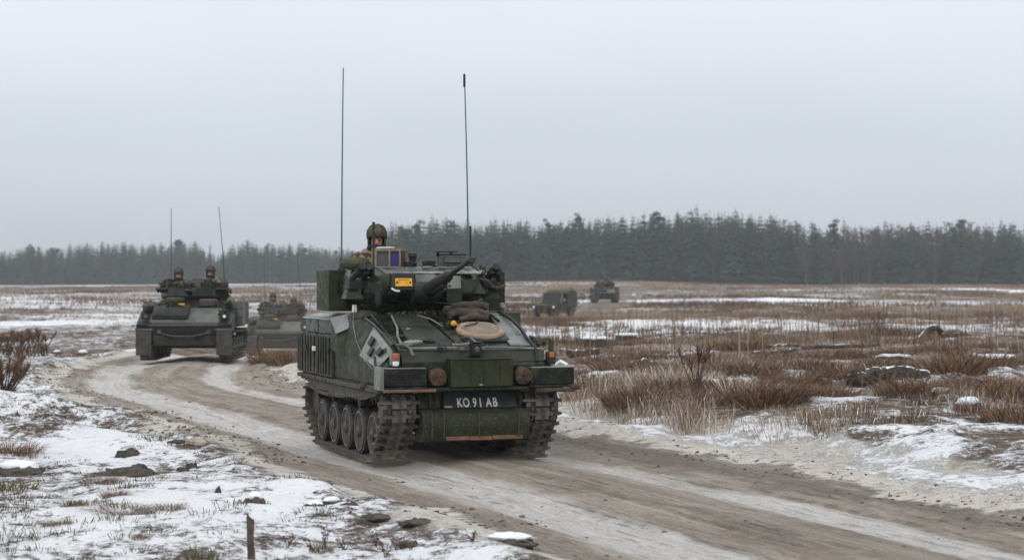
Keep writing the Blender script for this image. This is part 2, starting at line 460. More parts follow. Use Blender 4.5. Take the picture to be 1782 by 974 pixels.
# ------------------------------------------------------------------ terrain
FOC = 3470.0                                            # focal length in photograph pixels, used to survey the ground
def survey(px, py):                                     # ground point read off the photograph on level ground
    d = FOC * EYE / (py - 485.0)
    return ((px - 891.0) * d / FOC, d)

CL = np.array([(9.5, 1), (5, 9), (2.6, 15.5), (.65, 20.8), (-1.5, 26), (-4.2, 33), (-6.4, 38.5), (-7.5, 44), (-8.0, 50), (-8.6, 58), (-9.3, 75),
               (-8, 90), (-3.5, 108), (2, 128), (5, 145), (9, 190), (14, 260), (20, 340)], float)
def resample(P, n):
    # Catmull-Rom
    Q = np.vstack([2 * P[0] - P[1], P, 2 * P[-1] - P[-2]]); out = []
    m = len(P) - 1
    for i in range(m):
        p0, p1, p2, p3 = Q[i:i + 4]
        for k in range(n):
            t = k / n
            out.append(.5 * (2 * p1 + (p2 - p0) * t + (2 * p0 - 5 * p1 + 4 * p2 - p3) * t * t + (3 * p1 - p0 - 3 * p2 + p3) * t ** 3))
    out.append(P[-1]); return np.array(out)
CR = resample(CL, 9)
SEG = np.diff(CR, axis=0); SL = np.linalg.norm(SEG, axis=1); CUM = np.concatenate([[0], np.cumsum(SL)])
def road_coords(x, y):
    """arc length s and lateral offset t (positive on the right of a driver going away)"""
    sh = x.shape; x = x.ravel(); y = y.ravel()
    best = np.full(x.shape, 1e9); s = np.zeros_like(x); t = np.full(x.shape, 1e3)
    ok = (y < 380) & (y > -6) & (np.abs(x - np.interp(y, CR[:, 1], CR[:, 0])) < 22)
    xi, yi = x[ok], y[ok]; bi = np.full(xi.shape, 1e9); si = np.zeros_like(xi); ti = np.full(xi.shape, 1e3)
    for k in range(len(SEG)):
        dx, dy = xi - CR[k, 0], yi - CR[k, 1]
        u = np.clip((dx * SEG[k, 0] + dy * SEG[k, 1]) / SL[k] ** 2, 0, 1)
        ex, ey = dx - u * SEG[k, 0], dy - u * SEG[k, 1]
        dd = ex * ex + ey * ey
        b = dd < bi
        bi[b] = dd[b]; si[b] = CUM[k] + u[b] * SL[k]
        sg = (dx * SEG[k, 1] - dy * SEG[k, 0])
        ti[b] = (np.sqrt(dd) * np.sign(sg))[b]
    s[ok] = si; t[ok] = ti
    return s.reshape(sh), t.reshape(sh)
def half_width(s, y):
    return 2.25 + .35 * (vnoise(s * .22 + 3, s * 0 + 5) - .5) - .35 * sstep(60, 100, y)

MOUNDS = [  # x, y, rx, ry, height: banks and lumps seen beside the road
    (-7.6, 29.6, 1.7, .8, .34), (-6.3, 26.6, .9, .55, .20), (-9.5, 30.5, 1.6, 1.2, .25), (-4.6, 24.2, .8, .5, .12),
    (-10.6, 36.5, 1.5, 2.6, .35), (-3.3, 41.5, 1.1, 3.4, .55), (-1.6, 37.5, 1.6, 2.4, .40),
    (4.2, 33.5, 1.5, 1.6, .25), (6.4, 31.0, 1.8, 1.2, .28), (8.0, 35.0, 2.2, 1.6, .3), (1.8, 35, 1.3, 1.4, .22), (5.9, 27.8, 1.3, .7, .18), (8.4, 27.0, 1.0, .8, .16),
    (-13, 44, 3, 4, .4), (-4.4, 52, 2.2, 3.5, .5), (.0, 17.0, .5, .35, .05), (-.55, 16.4, .5, .3, .05)]
def base_height(x, y):
    d = np.sqrt(x * x + y * y); az = x / np.maximum(d, 1)
    z = -.86 * np.exp(-(((x + 9) / 13) ** 2 + ((y - 76) / 13) ** 2)) - .50 * np.exp(-(((x - 3) / 24) ** 2 + ((y - 138) / 26) ** 2))
    z = z - .22 * sstep(90, 180, y) * (1 - sstep(220, 330, y))
    tgt = np.interp(az, [-.3, -.2, -.08, -.02, .06, .12, .2, .3], [.1, .3, .75, 1.55, 1.5, .9, .6, .5])
    z = z + tgt * sstep(190, 430, d)
    return z
def height(x, y, coords=None):
    x = np.asarray(x, float); y = np.asarray(y, float)
    s, t = coords if coords is not None else road_coords(np.atleast_1d(x), np.atleast_1d(y))
    if coords is None: s = s.reshape(x.shape); t = t.reshape(x.shape)
    w = half_width(s, y); at = np.abs(t)
    off = sstep(w - .1, w + 1.1, at)
    rough = (fbm(x * .30, y * .30, 5) - .5) * .40 + (fbm(x * 1.7 + 40, y * 1.7, 4) - .5) * .13
    far_r = (fbm(x * .035 + 9, y * .035 + 4, 3) - .5) * .5 * sstep(70, 140, y)
    z = base_height(x, y) + rough * off + far_r * off
    for mx, my, rx, ry, h in MOUNDS:
        z = z + h * off * np.exp(-(((x - mx) / rx) ** 2 + ((y - my) / ry) ** 2)) * (.75 + .5 * vnoise(x * 2.3, y * 2.3))
    # berms thrown up along the road, the bank on the far side
    near = y < 62
    z = z + np.where(near, .10 * np.exp(-((at - w - .55) / .35) ** 2) * (.4 + 1.2 * vnoise(s * .9, s * 0 + 2)), 0)
    z = z + np.where((t > 0) & near, .22 * sstep(w + 1.0, w + 3.2, t), 0)
    # wheel ruts and churned ridges
    inr = 1 - off
    rut = np.exp(-((t + 1.2) / .42) ** 2) + np.exp(-((t - 1.05) / .38) ** 2)
    z = z + inr * (-.055 * rut + .035 * np.exp(-(t / .5) ** 2) + .03 * np.exp(-((t - 1.85) / .25) ** 2) + .03 * np.exp(-((t + 1.95) / .25) ** 2))
    z = z + inr * (fbm(s * .5, t * 5, 4) - .5) * .055
    z = z + inr * (fbm(x * 2.6, y * 2.6, 3) - .5) * .03
    return z
def H(x, y):
    return float(height(np.array([x]), np.array([y]))[0])

SNOW_PATCH = [  # photograph px, py, half width, half height, gain
    (1190, 564, 220, 11, .34), (1000, 577, 70, 6, .22), (1375, 519, 70, 3, .5), (1745, 509, 45, 3, .6), (1590, 512, 45, 2, .4), (1215, 490, 40, 3, .5),
    (60, 560, 150, 7, .16), (190, 547, 120, 6, .22), (90, 590, 100, 6, .15), (520, 500, 40, 4, .35), (215, 607, 55, 8, .5), (345, 615, 45, 5, .6),
    (60, 515, 120, 5, .15), (700, 495, 60, 3, .3), (960, 492, 60, 3, .3), (1100, 497, 30, 3, .3), (440, 600, 60, 8, .2),
    (1180, 625, 60, 10, .25), (1040, 690, 50, 9, .35), (1600, 725, 40, 12, .35), (1300, 660, 40, 12, .15), (1480, 660, 40, 18, .12), (1760, 700, 30, 18, .15), (1590, 790, 60, 14, .1),
    (100, 800, 170, 30, .18), (420, 900, 240, 60, .22), (120, 940, 130, 30, .18), (150, 770, 60, 14, .2),
    (15, 780, 50, 30, -.12), (20, 870, 80, 40, -.12), (190, 745, 60, 14, -.05), (560, 940, 260, 22, -.06), (190, 905, 60, 12, -.15), (330, 960, 60, 15, -.12), (60, 900, 40, 14, -.12), (270, 740, 70, 12, -.02)]
def cover(x, y, s, t):
    w = half_width(s, y); at = np.abs(t); d = np.sqrt(x * x + y * y)
    wob = (fbm(x * 1.1, y * 1.1, 3) - .5)
    road = (1 - sstep(w - .35, w + .45, at + wob * .9)) * (1 - .62 * sstep(88, 112, y))
    rut = np.exp(-((t + 1.25) / .55) ** 2) * 1.0 + np.exp(-((t - 1.0) / .40) ** 2) * .85 + np.exp(-((t - .15) / .16) ** 2) * .25
    rut = rut * (.55 + .6 * vnoise(s * .28 + 8, t * .8)) - .75 * np.exp(-((t - 1.95) / .42) ** 2) * (y < 34) * (.5 + vnoise(s * .35, s * 0)) - .35 * np.exp(-((t + .2) / .3) ** 2) * (y < 30)
    near = (y < 60)
    sand = np.where(near & (t > 0), (1 - sstep(w + 1.6, w + 3.0, t + wob)) * .95, 0)
    sand = np.maximum(sand, np.where(near & (t <= 0), (1 - sstep(w + .25, w + 1.0, at + wob)) * .9, 0))
    left = t < 0
    big = fbm(x * .09 + 5, y * .05, 4); bandn = fbm(x * .02 + 1, y * .10, 4)
    snow = np.where(left, .58, .36)
    leftfield = (x < -4) & (y > 46)
    snow = np.where(leftfield, .46 + (bandn - .5) * .55 + (big - .5) * .5, snow)
    farw = sstep(60, 95, y)
    snow = np.where(~leftfield, snow * (1 - farw) + (.41 + (bandn - .5) * .7) * farw, snow)
    snow = snow + np.where(~leftfield & (t > 0), (big - .5) * .45, (big - .5) * .15)
    # thin snow on the pale verge of the far side
    snow = np.where(near & (t > 0), snow + .03 * np.exp(-((t - w - 1.7) / 1.0) ** 2), snow)
    for px, py, rx, ry, gsn in SNOW_PATCH:
        cx, cy = survey(px, py)
        y1 = FOC * EYE / max(py - ry - 485, 1.5); y0 = FOC * EYE / (py + ry - 485)
        ryw = (y1 - y0) / 2; cyw = (y0 + y1) / 2; rxw = rx * cyw / FOC; cxw = cx / cy * cyw
        q = ((x - cxw) / rxw) ** 2 + ((y - cyw) / ryw) ** 2
        snow = snow + gsn * np.exp(-q ** 1.5)
    snow = snow + (fbm(x * 1.6 + 31, y * 1.1, 4) - .5) * np.where(left, .45, .78) * (1 - .25 * sstep(60, 110, y))
    snow = snow * (1 - sstep(.25, .6, road))
    snow = np.where(road > .45, 0.02, snow)
    snow = np.where(near & (t < 0), snow * (1 - .75 * (1 - sstep(w + .1, w + 1.0, at + wob * .8))), snow)
    snow = np.where(near & (t > 0), snow * (1 - .85 * (1 - sstep(w + .0, w + .9, at + wob * .8))), snow)
    return np.clip(road, 0, 1), np.clip(rut, -1, 1.2), np.clip(snow, 0, 1.2), np.clip(sand, 0, 1)

def axis_lines(lo, hi, step, far_lo, far_hi, g=1.13):
    a = list(np.arange(lo, hi + 1e-6, step)); q = step; v = hi
    while v < far_hi: q *= g; v += q; a.append(v)
    q = step; v = lo; b = []
    while v > far_lo: q *= g; v -= q; b.append(v)
    return np.array(b[::-1] + a)
gx = axis_lines(-11, 10, .085, -900, 900, 1.085)
gy = np.concatenate([axis_lines(13.6, 40, .085, -300, 13.6 + 26.4, 1.16)[:-0 or None], []])
q = .085; v = 40.0; ext = []
while v < 1300: q = min(q * 1.012, 40) if v < 130 else q * 1.05; v += q; ext.append(v)
gy = np.concatenate([gy[gy <= 40.0], ext])
XX, YY = np.meshgrid(gx, gy)
SS, TT = road_coords(XX, YY)
ZZ = height(XX, YY, (SS, TT))
ROADM, RUTM, SNOWM, SANDM = cover(XX, YY, SS, TT)
ZZ = ZZ + .05 * sstep(.42, .66, SNOWM) * (YY < 120)           # the snow has depth
nxg, nyg = len(gx), len(gy)
idx = np.arange(nxg * nyg).reshape(nyg, nxg)
quads = np.stack([idx[:-1, :-1], idx[:-1, 1:], idx[1:, 1:], idx[1:, :-1]], -1).reshape(-1, 4)
pts = np.stack([XX, YY, ZZ], -1).reshape(-1, 3)
# one continuous normal field so the two sheets meet without a seam
du = np.gradient(pts.reshape(nyg, nxg, 3), axis=1); dv = np.gradient(pts.reshape(nyg, nxg, 3), axis=0)
nrm = np.cross(du, dv).reshape(-1, 3); nrm /= np.linalg.norm(nrm, axis=1, keepdims=True)
att_c = np.stack([ROADM, RUTM, SNOWM, SANDM], -1).reshape(-1, 4)
att_f = np.stack([SS * .45, np.where(np.abs(TT) < 50, TT, 0) * 2.6, TT * 0], -1).reshape(-1, 3)
def sheet(name, sel):
    qd = quads[sel]; used, inv = np.unique(qd.ravel(), return_inverse=True)
    me = bpy.data.meshes.new(name)
    me.vertices.add(len(used)); me.vertices.foreach_set('co', pts[used].astype(np.float32).ravel())
    me.loops.add(len(inv)); me.loops.foreach_set('vertex_index', inv.astype(np.int32))
    me.polygons.add(len(qd)); me.polygons.foreach_set('loop_start', (np.arange(len(qd)) * 4).astype(np.int32))
    me.update(calc_edges=True)
    a = me.attributes.new('cover', 'FLOAT_COLOR', 'POINT'); a.data.foreach_set('color', att_c[used].astype(np.float32).ravel())
    b = me.attributes.new('flow', 'FLOAT_VECTOR', 'POINT'); b.data.foreach_set('vector', att_f[used].astype(np.float32).ravel())
    me.materials.append(M['ground']); me.shade_smooth()
    me.normals_split_custom_set_from_vertices(nrm[used].tolist())
    return link(name, me)
isroad = (ROADM.reshape(-1)[quads].mean(1) > .5) & (YY.reshape(-1)[quads].mean(1) < 330)
o = sheet('ground', ~isroad); tag(o, kind='structure')
o = sheet('dirt_road', isroad); tag(o, kind='structure')
_bare_height = height
def height(x, y, coords=None):                           # from here on: the surface with its snow
    x = np.asarray(x, float); y = np.asarray(y, float); sh = x.shape
    x = np.atleast_1d(x); y = np.atleast_1d(y); s, t = road_coords(x, y)
    return (_bare_height(x, y, (s, t)) + .05 * sstep(.42, .66, cover(x, y, s, t)[2]) * (y < 120)).reshape(sh)
# ------------------------------------------------------------------ lead vehicle (x forward, y to its left, z up)
def slope(t, b, h=0.0):                                 # point on the sloping nose plate
    return (-.20 - 1.30 * t - .28 * h, b, 1.30 + .38 * t + .96 * h)
def on_slope(mb, t0, t1, b0, b1, h0, h1, b2=None, b3=None):
    b2 = b0 if b2 is None else b2; b3 = b1 if b3 is None else b3
    return mb.hexa([slope(t0, b0, h0), slope(t0, b1, h0), slope(t1, b3, h0), slope(t1, b2, h0),
                    slope(t0, b0, h1), slope(t0, b1, h1), slope(t1, b3, h1), slope(t1, b2, h1)])

def track_link_mesh():
    m = MB()                                            # x along travel, y across, z outward
    m.bx(-.020, .020, -.205, .205, -.012, .026)         # cross bar
    m.hexa([(-.014, -.238, .0), (.014, -.238, .0), (.02, -.20, .0), (-.02, -.20, .0), (-.008, -.234, .028), (.008, -.234, .028), (.016, -.20, .030), (-.016, -.20, .030)])
    m.hexa([(-.02, .20, .0), (.02, .20, .0), (.014, .238, .0), (-.014, .238, .0), (-.016, .20, .030), (.016, .20, .030), (.008, .234, .028), (-.008, .234, .028)])
    m.bx(-.070, .070, -.082, .082, -.022, .024)         # middle pad
    m.bx(-.070, .070, .138, .192, -.022, .008)          # outer lugs
    m.bx(-.070, .070, -.192, -.138, -.022, .008)
    m.hexa([(-.02, -.02, -.08), (.02, -.02, -.08), (.02, .02, -.08), (-.02, .02, -.08), (-.035, -.03, -.02), (.035, -.03, -.02), (.035, .03, -.02), (-.035, .03, -.02)])
    return m.mesh('track_link', M['steel'], 0)

def track_loop(front, rear, wheels, rw, sag, n_top=14):
    """closed polyline (x,z): down the front, along the ground, up the rear, back along the sagging top"""
    P = []
    fx, fz, fr = front; rx, rz, rr = rear
    for k in range(9):
        a = R(80) - R(80 + 42) * k / 8
        P.append((fx + fr * math.cos(a), fz + fr * math.sin(a)))
    P.append((wheels[0] + .13, .012))
    for k in range(8): P.append((wheels[0] + (wheels[-1] - wheels[0]) * k / 7, 0.0))
    P.append((wheels[-1] - .12, .010))
    for k in range(9):
        a = R(222) - R(222 - 98) * k / 8
        P.append((rx + rr * math.cos(a), rz + rr * math.sin(a)))
    a0 = P[-1]; a1 = P[0]
    for k in range(1, n_top):
        u = k / n_top
        P.append((a0[0] + (a1[0] - a0[0]) * u, a0[1] + (a1[1] - a0[1]) * u - sag * math.sin(math.pi * u) * (1 + .25 * math.sin(u * 9))))
    return P
def build_track(parent, y, loop, pitch, linkme, band_w):
    P = np.array(loop + [loop[0]]); d = np.diff(P, axis=0); L = np.linalg.norm(d, axis=1); C = np.concatenate([[0], np.cumsum(L)])
    n = int(round(C[-1] / pitch)); pitch = C[-1] / n
    m = MB()
    # inner belt that carries the links
    N_ = len(loop); fs = []
    cx = sum(p[0] for p in loop) / N_; cz = .42
    vs = []
    for i in range(N_):
        x, z = loop[i]; p = loop[i - 1]; q = loop[(i + 1) % N_]
        tx, tz = q[0] - p[0], q[1] - p[1]; l = math.hypot(tx, tz) or 1; ix, iz = tz / l, -tx / l
        if ix * (cx - x) + iz * (cz - z) < 0: ix, iz = -ix, -iz
        for off in (.004, .018):
            for yy in (y - band_w / 2, y + band_w / 2): vs.append((x + ix * off, yy, z + .03 + iz * off))
    for i in range(N_):
        j = (i + 1) % N_; a = i * 4; b = j * 4
        fs += [(a, a + 1, b + 1, b), (a + 2, b + 2, b + 3, a + 3), (a, b, b + 2, a + 2), (a + 1, a + 3, b + 3, b + 1)]
    m.add(vs, fs)
    tr = m.build('track', M['rubber'], parent, 0, 40)
    for k in range(n):
        s = (k + .5) * pitch; i = min(np.searchsorted(C, s) - 1, len(L) - 1); u = (s - C[i]) / L[i]
        # smoothed tangent
        s0, s1 = (s - pitch * .6) % C[-1], (s + pitch * .6) % C[-1]
        def at(q):
            ii = min(max(np.searchsorted(C, q) - 1, 0), len(L) - 1); return P[ii] + d[ii] * (q - C[ii]) / L[ii]
        p = at(s); t = at(s1) - at(s0)
        ang = math.atan2(t[1], t[0])
        o = link('track_link', linkme, tr)
        # loop runs clockwise seen from the vehicle's right, so outward is to the left of travel reversed
        o.location = (p[0], y, p[1] + .03)
        nx, nz = -math.sin(ang), math.cos(ang)
        if nx * (p[0] - cx) + nz * (p[1] - cz) < 0: ang += math.pi
        o.rotation_euler = (0, -ang, 0)
    return tr

def wheel_parts(parent, x, z, y, r, side, wid=.11, tyre_mat='rubber', rim_mat='wheel', lip=False):
    s = side
    m = MB(); m.lathe([(r * .80, -wid / 2 * s), (r, -wid / 2 * s), (r, wid / 2 * s), (r * .80, wid / 2 * s)], (x, y, z), 'y', 26)
    w = m.build('road_wheel', M[tyre_mat], parent, .008)
    m = MB(); o = wid / 2 * s
    m.lathe([(r * .84, -o), (r * .85, o * 1.12), (r * .78, o * 1.16), (r * .72, o * .2), (r * .40, -o * .2), (r * .28, o * .5), (r * .26, -o)], (x, y, z), 'y', 26)
    m.build('rim', M[rim_mat], w)
    m = MB(); m.lathe([(r * .27, 0), (r * .26, o * 1.3), (r * .14, o * 1.7), (.001, o * 1.75)], (x, y, z), 'y', 14)
    for k in range(6):
        a = k * math.pi / 3; m.lathe([(.013, 0), (.013, o * .75), (.001, o * .78)], (x + math.cos(a) * r * .52, y, z + math.sin(a) * r * .52), 'y', 6)
    m.build('hub', M['wheel'], w)
    if lip:
        m = MB(); m.lathe([(r * .80, o * 1.10), (r * .85, o * 1.10), (r * .85, o * 1.20), (r * .80, o * 1.20), (r * .80, o * 1.10)], (x, y, z), 'y', 28, False); m.build('rim_lip', M['wheel_lip'], w)
    return w

def sprocket(parent, x, z, y, r, side, teeth=13):
    m = MB(); m.lathe([(r * .5, -.07), (r * .84, -.07), (r * .84, -.045), (r * .45, -.03), (r * .45, .03), (r * .84, .045), (r * .84, .07), (r * .5, .07)], (x, y, z), 'y', 26)
    for k in range(teeth):
        a = 2 * math.pi * k / teeth
        for yy in (-.12, .12):
            c = Vector((x + math.cos(a) * r * .9, y + yy, z + math.sin(a) * r * .9))
            m.rbx(c, (r * .26, .03, .05), (0, -a, 0))
    for yy in (-.12, .12): m.lathe([(r * .3, yy - .012), (r * .84, yy - .012), (r * .84, yy + .012), (r * .3, yy + .012)], (x, y, z), 'y', 26)
    return m.build('drive_sprocket', M['wheel'], parent, 0)

PSI = R(18)
lead = empty('armoured_vehicle', (-.41, 22.4, 0), PSI - R(90))
tag(lead, 'dark green tracked armoured vehicle with turret and two tall antennas, closest on the muddy road', 'armoured vehicle')

# lower hull and nose
m = MB(); m.prism([(-4.45, .45), (-.9, .34), (-.36, .36), (-.34, .9), (-4.5, .9)], -.60, .60)
m.build('lower_hull', M['paint'], lead, .01)
prof = []
for k in range(9):
    a = R(-100) + R(170) * k / 8
    prof.append((-.17 + .15 * math.cos(a), .455 + .19 * math.sin(a)))
m = MB(); m.prism([(-.40, .27)] + prof + [(-.40, .635)], -.60, .655)
nb = m.build('nose_beam', M['nose'], lead, .012)
for b0, b1, z0 in ((-.33, -.05, .288), (-.05, .22, .284), (.22, .58, .290)):
    m = MB(); m.bx(-.075, -.048, b0, b1 - .004, z0, z0 + .045); m.build('rusty_edge', M['rust'], nb, .006)
for b in (-.50, -.36, .05, .52):
    m = MB(); m.bx(-.06, -.012, b - .006, b + .006, .32, .60); m.build('weld_seam', M['paint'], nb, .003)
# number plate and its lettering
m = MB(); m.hexa([(-.22, -.31, .638), (-.22, .575, .638), (-.235, .575, .638), (-.235, -.31, .638), (-.30, -.29, .82), (-.30, .56, .82), (-.315, .56, .82), (-.315, -.29, .82)])
npl = m.build('number_plate', M['plate'], lead, .004)
m = MB(); m.bx(-.213, -.203, -.30, -.21, .643, .668); m.build('scuffed_tab', M['beige'], npl, .003)
ty = Vector((-.08, 0, .182)).normalized(); tx = Vector((0, 1, 0)); tz = tx.cross(ty)
for ch, cb_ in (('K', -.118), ('O', -.040), ('9', .060), ('1', .128), ('A', .228), ('B', .302)):
    fc = bpy.data.curves.new('letter', 'FONT'); fc.body = ch; fc.size = .15; fc.extrude = .002; fc.align_x = 'CENTER'; fc.offset = .0035
    fo = bpy.data.objects.new('letter_source', fc); col.objects.link(fo)
    dg = bpy.context.evaluated_depsgraph_get(); dg.update()
    lm = bpy.data.meshes.new_from_object(fo.evaluated_get(dg)); col.objects.unlink(fo); bpy.data.objects.remove(fo)
    lm.materials.clear(); lm.materials.append(M['letter'])
    lo = link('letter', lm, npl)
    mw = Matrix((tx, ty, tz)).transposed().to_4x4(); mw.translation = Vector((-.2145, cb_, .652)) + tz * .003
    lo.matrix_local = mw @ Matrix.Diagonal((.66, 1, 1, 1))
for b, s in ((-.47, 1), (.60, 1), (-.40, -1)):
    m = MB(); m.tube([(-.25 + .05 * math.cos(a), b, .72 + .09 * math.sin(a)) for a in np.linspace(-1.6, 1.6, 9)], .018, 6)
    m.build('tow_eye', M['paint_olive'], lead)
m = MB(); m.hexa([(-.24, -.60, .64), (-.24, -.34, .64), (-.34, -.34, .64), (-.34, -.60, .64), (-.30, -.60, .84), (-.30, -.36, .84), (-.34, -.36, .84), (-.34, -.60, .84)]); m.build('nose_cheek', M['paint'], lead, .008)
m = MB(); m.hexa([(-.24, .59, .64), (-.24, .655, .64), (-.34, .655, .64), (-.34, .59, .64), (-.30, .58, .84), (-.30, .655, .84), (-.34, .655, .84), (-.34, .58, .84)]); m.build('nose_cheek', M['paint'], lead, .008)
# front shelf, fenders and their rusty lips
m = MB(); m.bx(-.42, -.01, -.56, .64, .848, .884); m.build('front_shelf', M['paint'], lead, .006)
for b0, b1 in ((-1.10, -.56), (.64, 1.20)):
    m = MB(); m.bx(-.75, .0, b0 + .003, b1 - .003, .868, .898); fd = m.build('front_fender', M['paint'], lead, .006)
m = MB(); m.bx(-.015, .012, -1.07, -.46, .838, .872); m.build('fender_lip', M['rust'], lead, .006)['label'] = 'rusty orange lip under the front stowage beam'
m = MB(); m.bx(-.05, .02, .72, 1.19, .815, .862); m.build('fender_lip', M['mud'], lead, .012)
m = MB(); m.blob((.0, 1.19, .87), (.05, .07, .035), 8, 5, .15, 3); m.build('mud_clump', M['mud'], lead)
for b0, b1, z0, z1 in ((-1.055, -.565, .905, 1.098), (.66, 1.18, .902, 1.09)):
    m = MB(); m.bx(-.26, .0, b0, b1, z0, z1); bm_ = m.build('stowage_beam', M['paint'], lead, .012)
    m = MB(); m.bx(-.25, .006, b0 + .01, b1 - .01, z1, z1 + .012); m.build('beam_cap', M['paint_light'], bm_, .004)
    m = MB(); m.bx(-.0, .006, b0 + .02, b1 - .02, z0 + .05, z0 + .06); m.build('groove', M['black'], bm_)
m = MB(); m.bx(-.30, .004, -1.10, -1.058, .86, 1.12); m.build('end_plate', M['paint_light'], lead, .006)
for b in (-.434, .568):
    m = MB(); m.lathe([(.03, -.10), (.095, -.09), (.105, -.02), (.098, .03), (.05, .045), (.002, .05)], (-.02, b, 1.005), 'x', 14)
    for k, v in enumerate(m.v):
        q = random.Random(k * 7 + int(b * 100)); m.v[k] = (v[0] + q.uniform(-.012, .012), v[1] + q.uniform(-.008, .008), v[2] + q.uniform(-.008, .008))
    h = m.build('headlamp', M['mud'], lead, 0, 60); h['label'] = 'round headlamp caked in brown mud'
    m = MB(); m.bx(-.22, -.10, b - .09, b + .09, .93, 1.12); m.build('lamp_bracket', M['black'], h, .006)
# centre box
m = MB(); m.bx(-.24, .05, -.30, .43, .89, 1.195); cb = m.build('stowage_box', M['paint_olive'], lead, .010)
for b in (-.07, .075, .27):
    m = MB(); m.bx(.048, .054, b - .004, b + .004, .895, 1.19); m.build('seam', M['paint'], cb)
m = MB(); m.bx(-.25, .058, -.307, .437, 1.195, 1.207); m.build('lid', M['paint_olive'], cb, .004)
m = MB(); m.bx(.05, .056, .03, .07, .905, .922); m.build('catch', M['beige'], cb, .002)
# upper hull
m = MB(); m.prism([(-.36, .90), (-.13, .90), (-.12, 1.16), (-.20, 1.30), (-1.5, 1.68), (-4.45, 1.66), (-4.52, .9)], -.82, .82)
uh = m.build('upper_hull', M['paint'], lead, .012)
m = MB(); m.hexa([(-.118, -.80, 1.165), (-.118, .86, 1.165), (-.13, .86, 1.165), (-.13, -.80, 1.165), (-.185, -.80, 1.285), (-.185, .88, 1.285), (-.20, .88, 1.285), (-.20, -.80, 1.285)])
m.build('nose_fold_plate', M['paint_side'], lead, .006)
m = MB(); m.bx(-.20, -.10, .43, .86, 1.02, 1.15); m.build('cheek_plate', M['paint'], lead, .02)
m = MB(); m.tube([(-.19, -.72, 1.32), (-.17, -.1, 1.325), (-.17, .4, 1.32), (-.2, .86, 1.30)], .016, 6); m.build('edge_bar', M['paint_light'], lead)
m = MB(); m.tube([(-.20, -.86, 1.36), (-.15, -.80, 1.37), (-.10, -.74, 1.33), (-.09, -.70, 1.25)], .016, 6); m.build('grab_handle', M['paint_light'], lead)
for b in (-.40, -.14, .10):
    m = MB(); m.bx(-.18, -.13, b, b + .05, 1.30, 1.335); m.tube([(-.15, b + .06, 1.31), (-.13, b + .08, 1.35), (-.15, b + .11, 1.31)], .008, 5); m.build('latch', M['black'] if b < -.2 else M['paint_light'], lead, .003)
# plates on the sloping nose
for t0, t1, b0, b1, b2, b3, mt in ((.07, .62, -.66, -.14, -.62, -.20, 'paint_side'), (.65, .95, -.62, -.21, -.60, -.24, 'paint_side'), (.10, .55, -.11, .22, -.16, -.02, 'paint'), (.60, .92, -.18, .12, -.2, .10, 'paint')):
    m = MB(); on_slope(m, t0, t1, b0, b1, .002, .022, b2, b3); pl = m.build('deck_plate', M[mt], lead, .006)
    m = MB()
    for tt in (t0 + .03, t1 - .03):
        for k in range(4):
            bb = b0 + (b1 - b0) * (.08 + .28 * k); c = slope(tt, bb, .022); m.lathe([(.013, 0), (.011, .010), (.001, .012)], c, 'z', 6)
    m.build('bolts', M['black'], pl)['kind'] = 'stuff'
for t, b, sx, mt in ((.13, -.57, .07, 'paint_light'), (.10, -.66, .09, 'paint_light'), (.16, -.42, .08, 'black'), (.22, .02, .06, 'black'), (.30, -.70, .05, 'black'), (.5, -.55, .03, 'paint_light')):
    c = slope(t, b, .03); m = MB(); m.blob(c, (sx * .8, sx, sx * .5), 8, 5, .1, int(100 * t)); m.build('deck_fitting', M[mt], lead)
m = MB(); m.tube([slope(.88, -.62, .03), slope(.5, -.68, .05), slope(.25, -.76, .05), slope(.06, -.78, .04)], .014, 6); m.build('deck_rail', M['paint_light'], lead)
m = MB(); m.tube([slope(.62, .12, .04), slope(.45, .02, .05), slope(.3, .06, .06), slope(.1, .12, .03)], .013, 6); m.build('deck_cable', M['paint_light'], lead)
m = MB(); m.tube([slope(.9, -.3, .03), slope(.75, -.18, .04), slope(.55, -.12, .04)], .010, 5); m.build('deck_cable', M['paint_light'], lead)
# round driver's hatch, rim padded
hc = Vector(slope(.385, .273, .05)); hn = Vector((.28, 0, .96)).normalized(); hu = Vector((0, 1, 0)); hv = hu.cross(hn)
m = MB(); rings = []
for k in range(28):
    a = 2 * math.pi * k / 28; dirv = hu * math.cos(a) * .248 + hv * math.sin(a) * .245; ring = []
    for j in range(8):
        b = 2 * math.pi * j / 8; wob = 1 + .06 * math.sin(a * 5)
        ring.append(hc + dirv + (dirv.normalized() * math.cos(b) + hn * math.sin(b)) * .038 * wob)
    rings.append(ring)
rings.append(rings[0]); m.loft(rings, False)
hat = m.build('driver_hatch', M['beige'], lead, 0, 80); hat['label'] = 'round driver hatch with beige padded rim'
m = MB(); m.loft([[hc + hn * h + (hu * math.cos(2 * math.pi * k / 24) + hv * math.sin(2 * math.pi * k / 24)) * r for k in range(24)] for h, r in ((-.06, .22), (.02, .22), (.055, .17), (.062, .02))])
hp = m.build('hatch_pad', M['pad'], hat, 0, 50)
m = MB(); m.tube([hc + hn * .062 + hu * -.19, hc + hn * .07 + hu * -.05 + hv * -.06, hc + hn * .066 + hu * .02 + hv * -.17], .008, 5); m.build('seam', M['canvas'], hp)
m = MB(); m.blob(slope(.44, -.02, .12), (.035, .035, .035), 10, 7); m.build('hatch_knob', M['yellow'], hat)
m = MB(); m.tube([slope(.44, -.02, .12), slope(.43, .03, .10), slope(.42, .08, .07)], .012, 5); m.build('knob_stem', M['beige'], hat)
m = MB(); on_slope(m, .18, .66, .0, .56, .0, .04); m.build('hatch_coaming', M['black'], lead, .02)
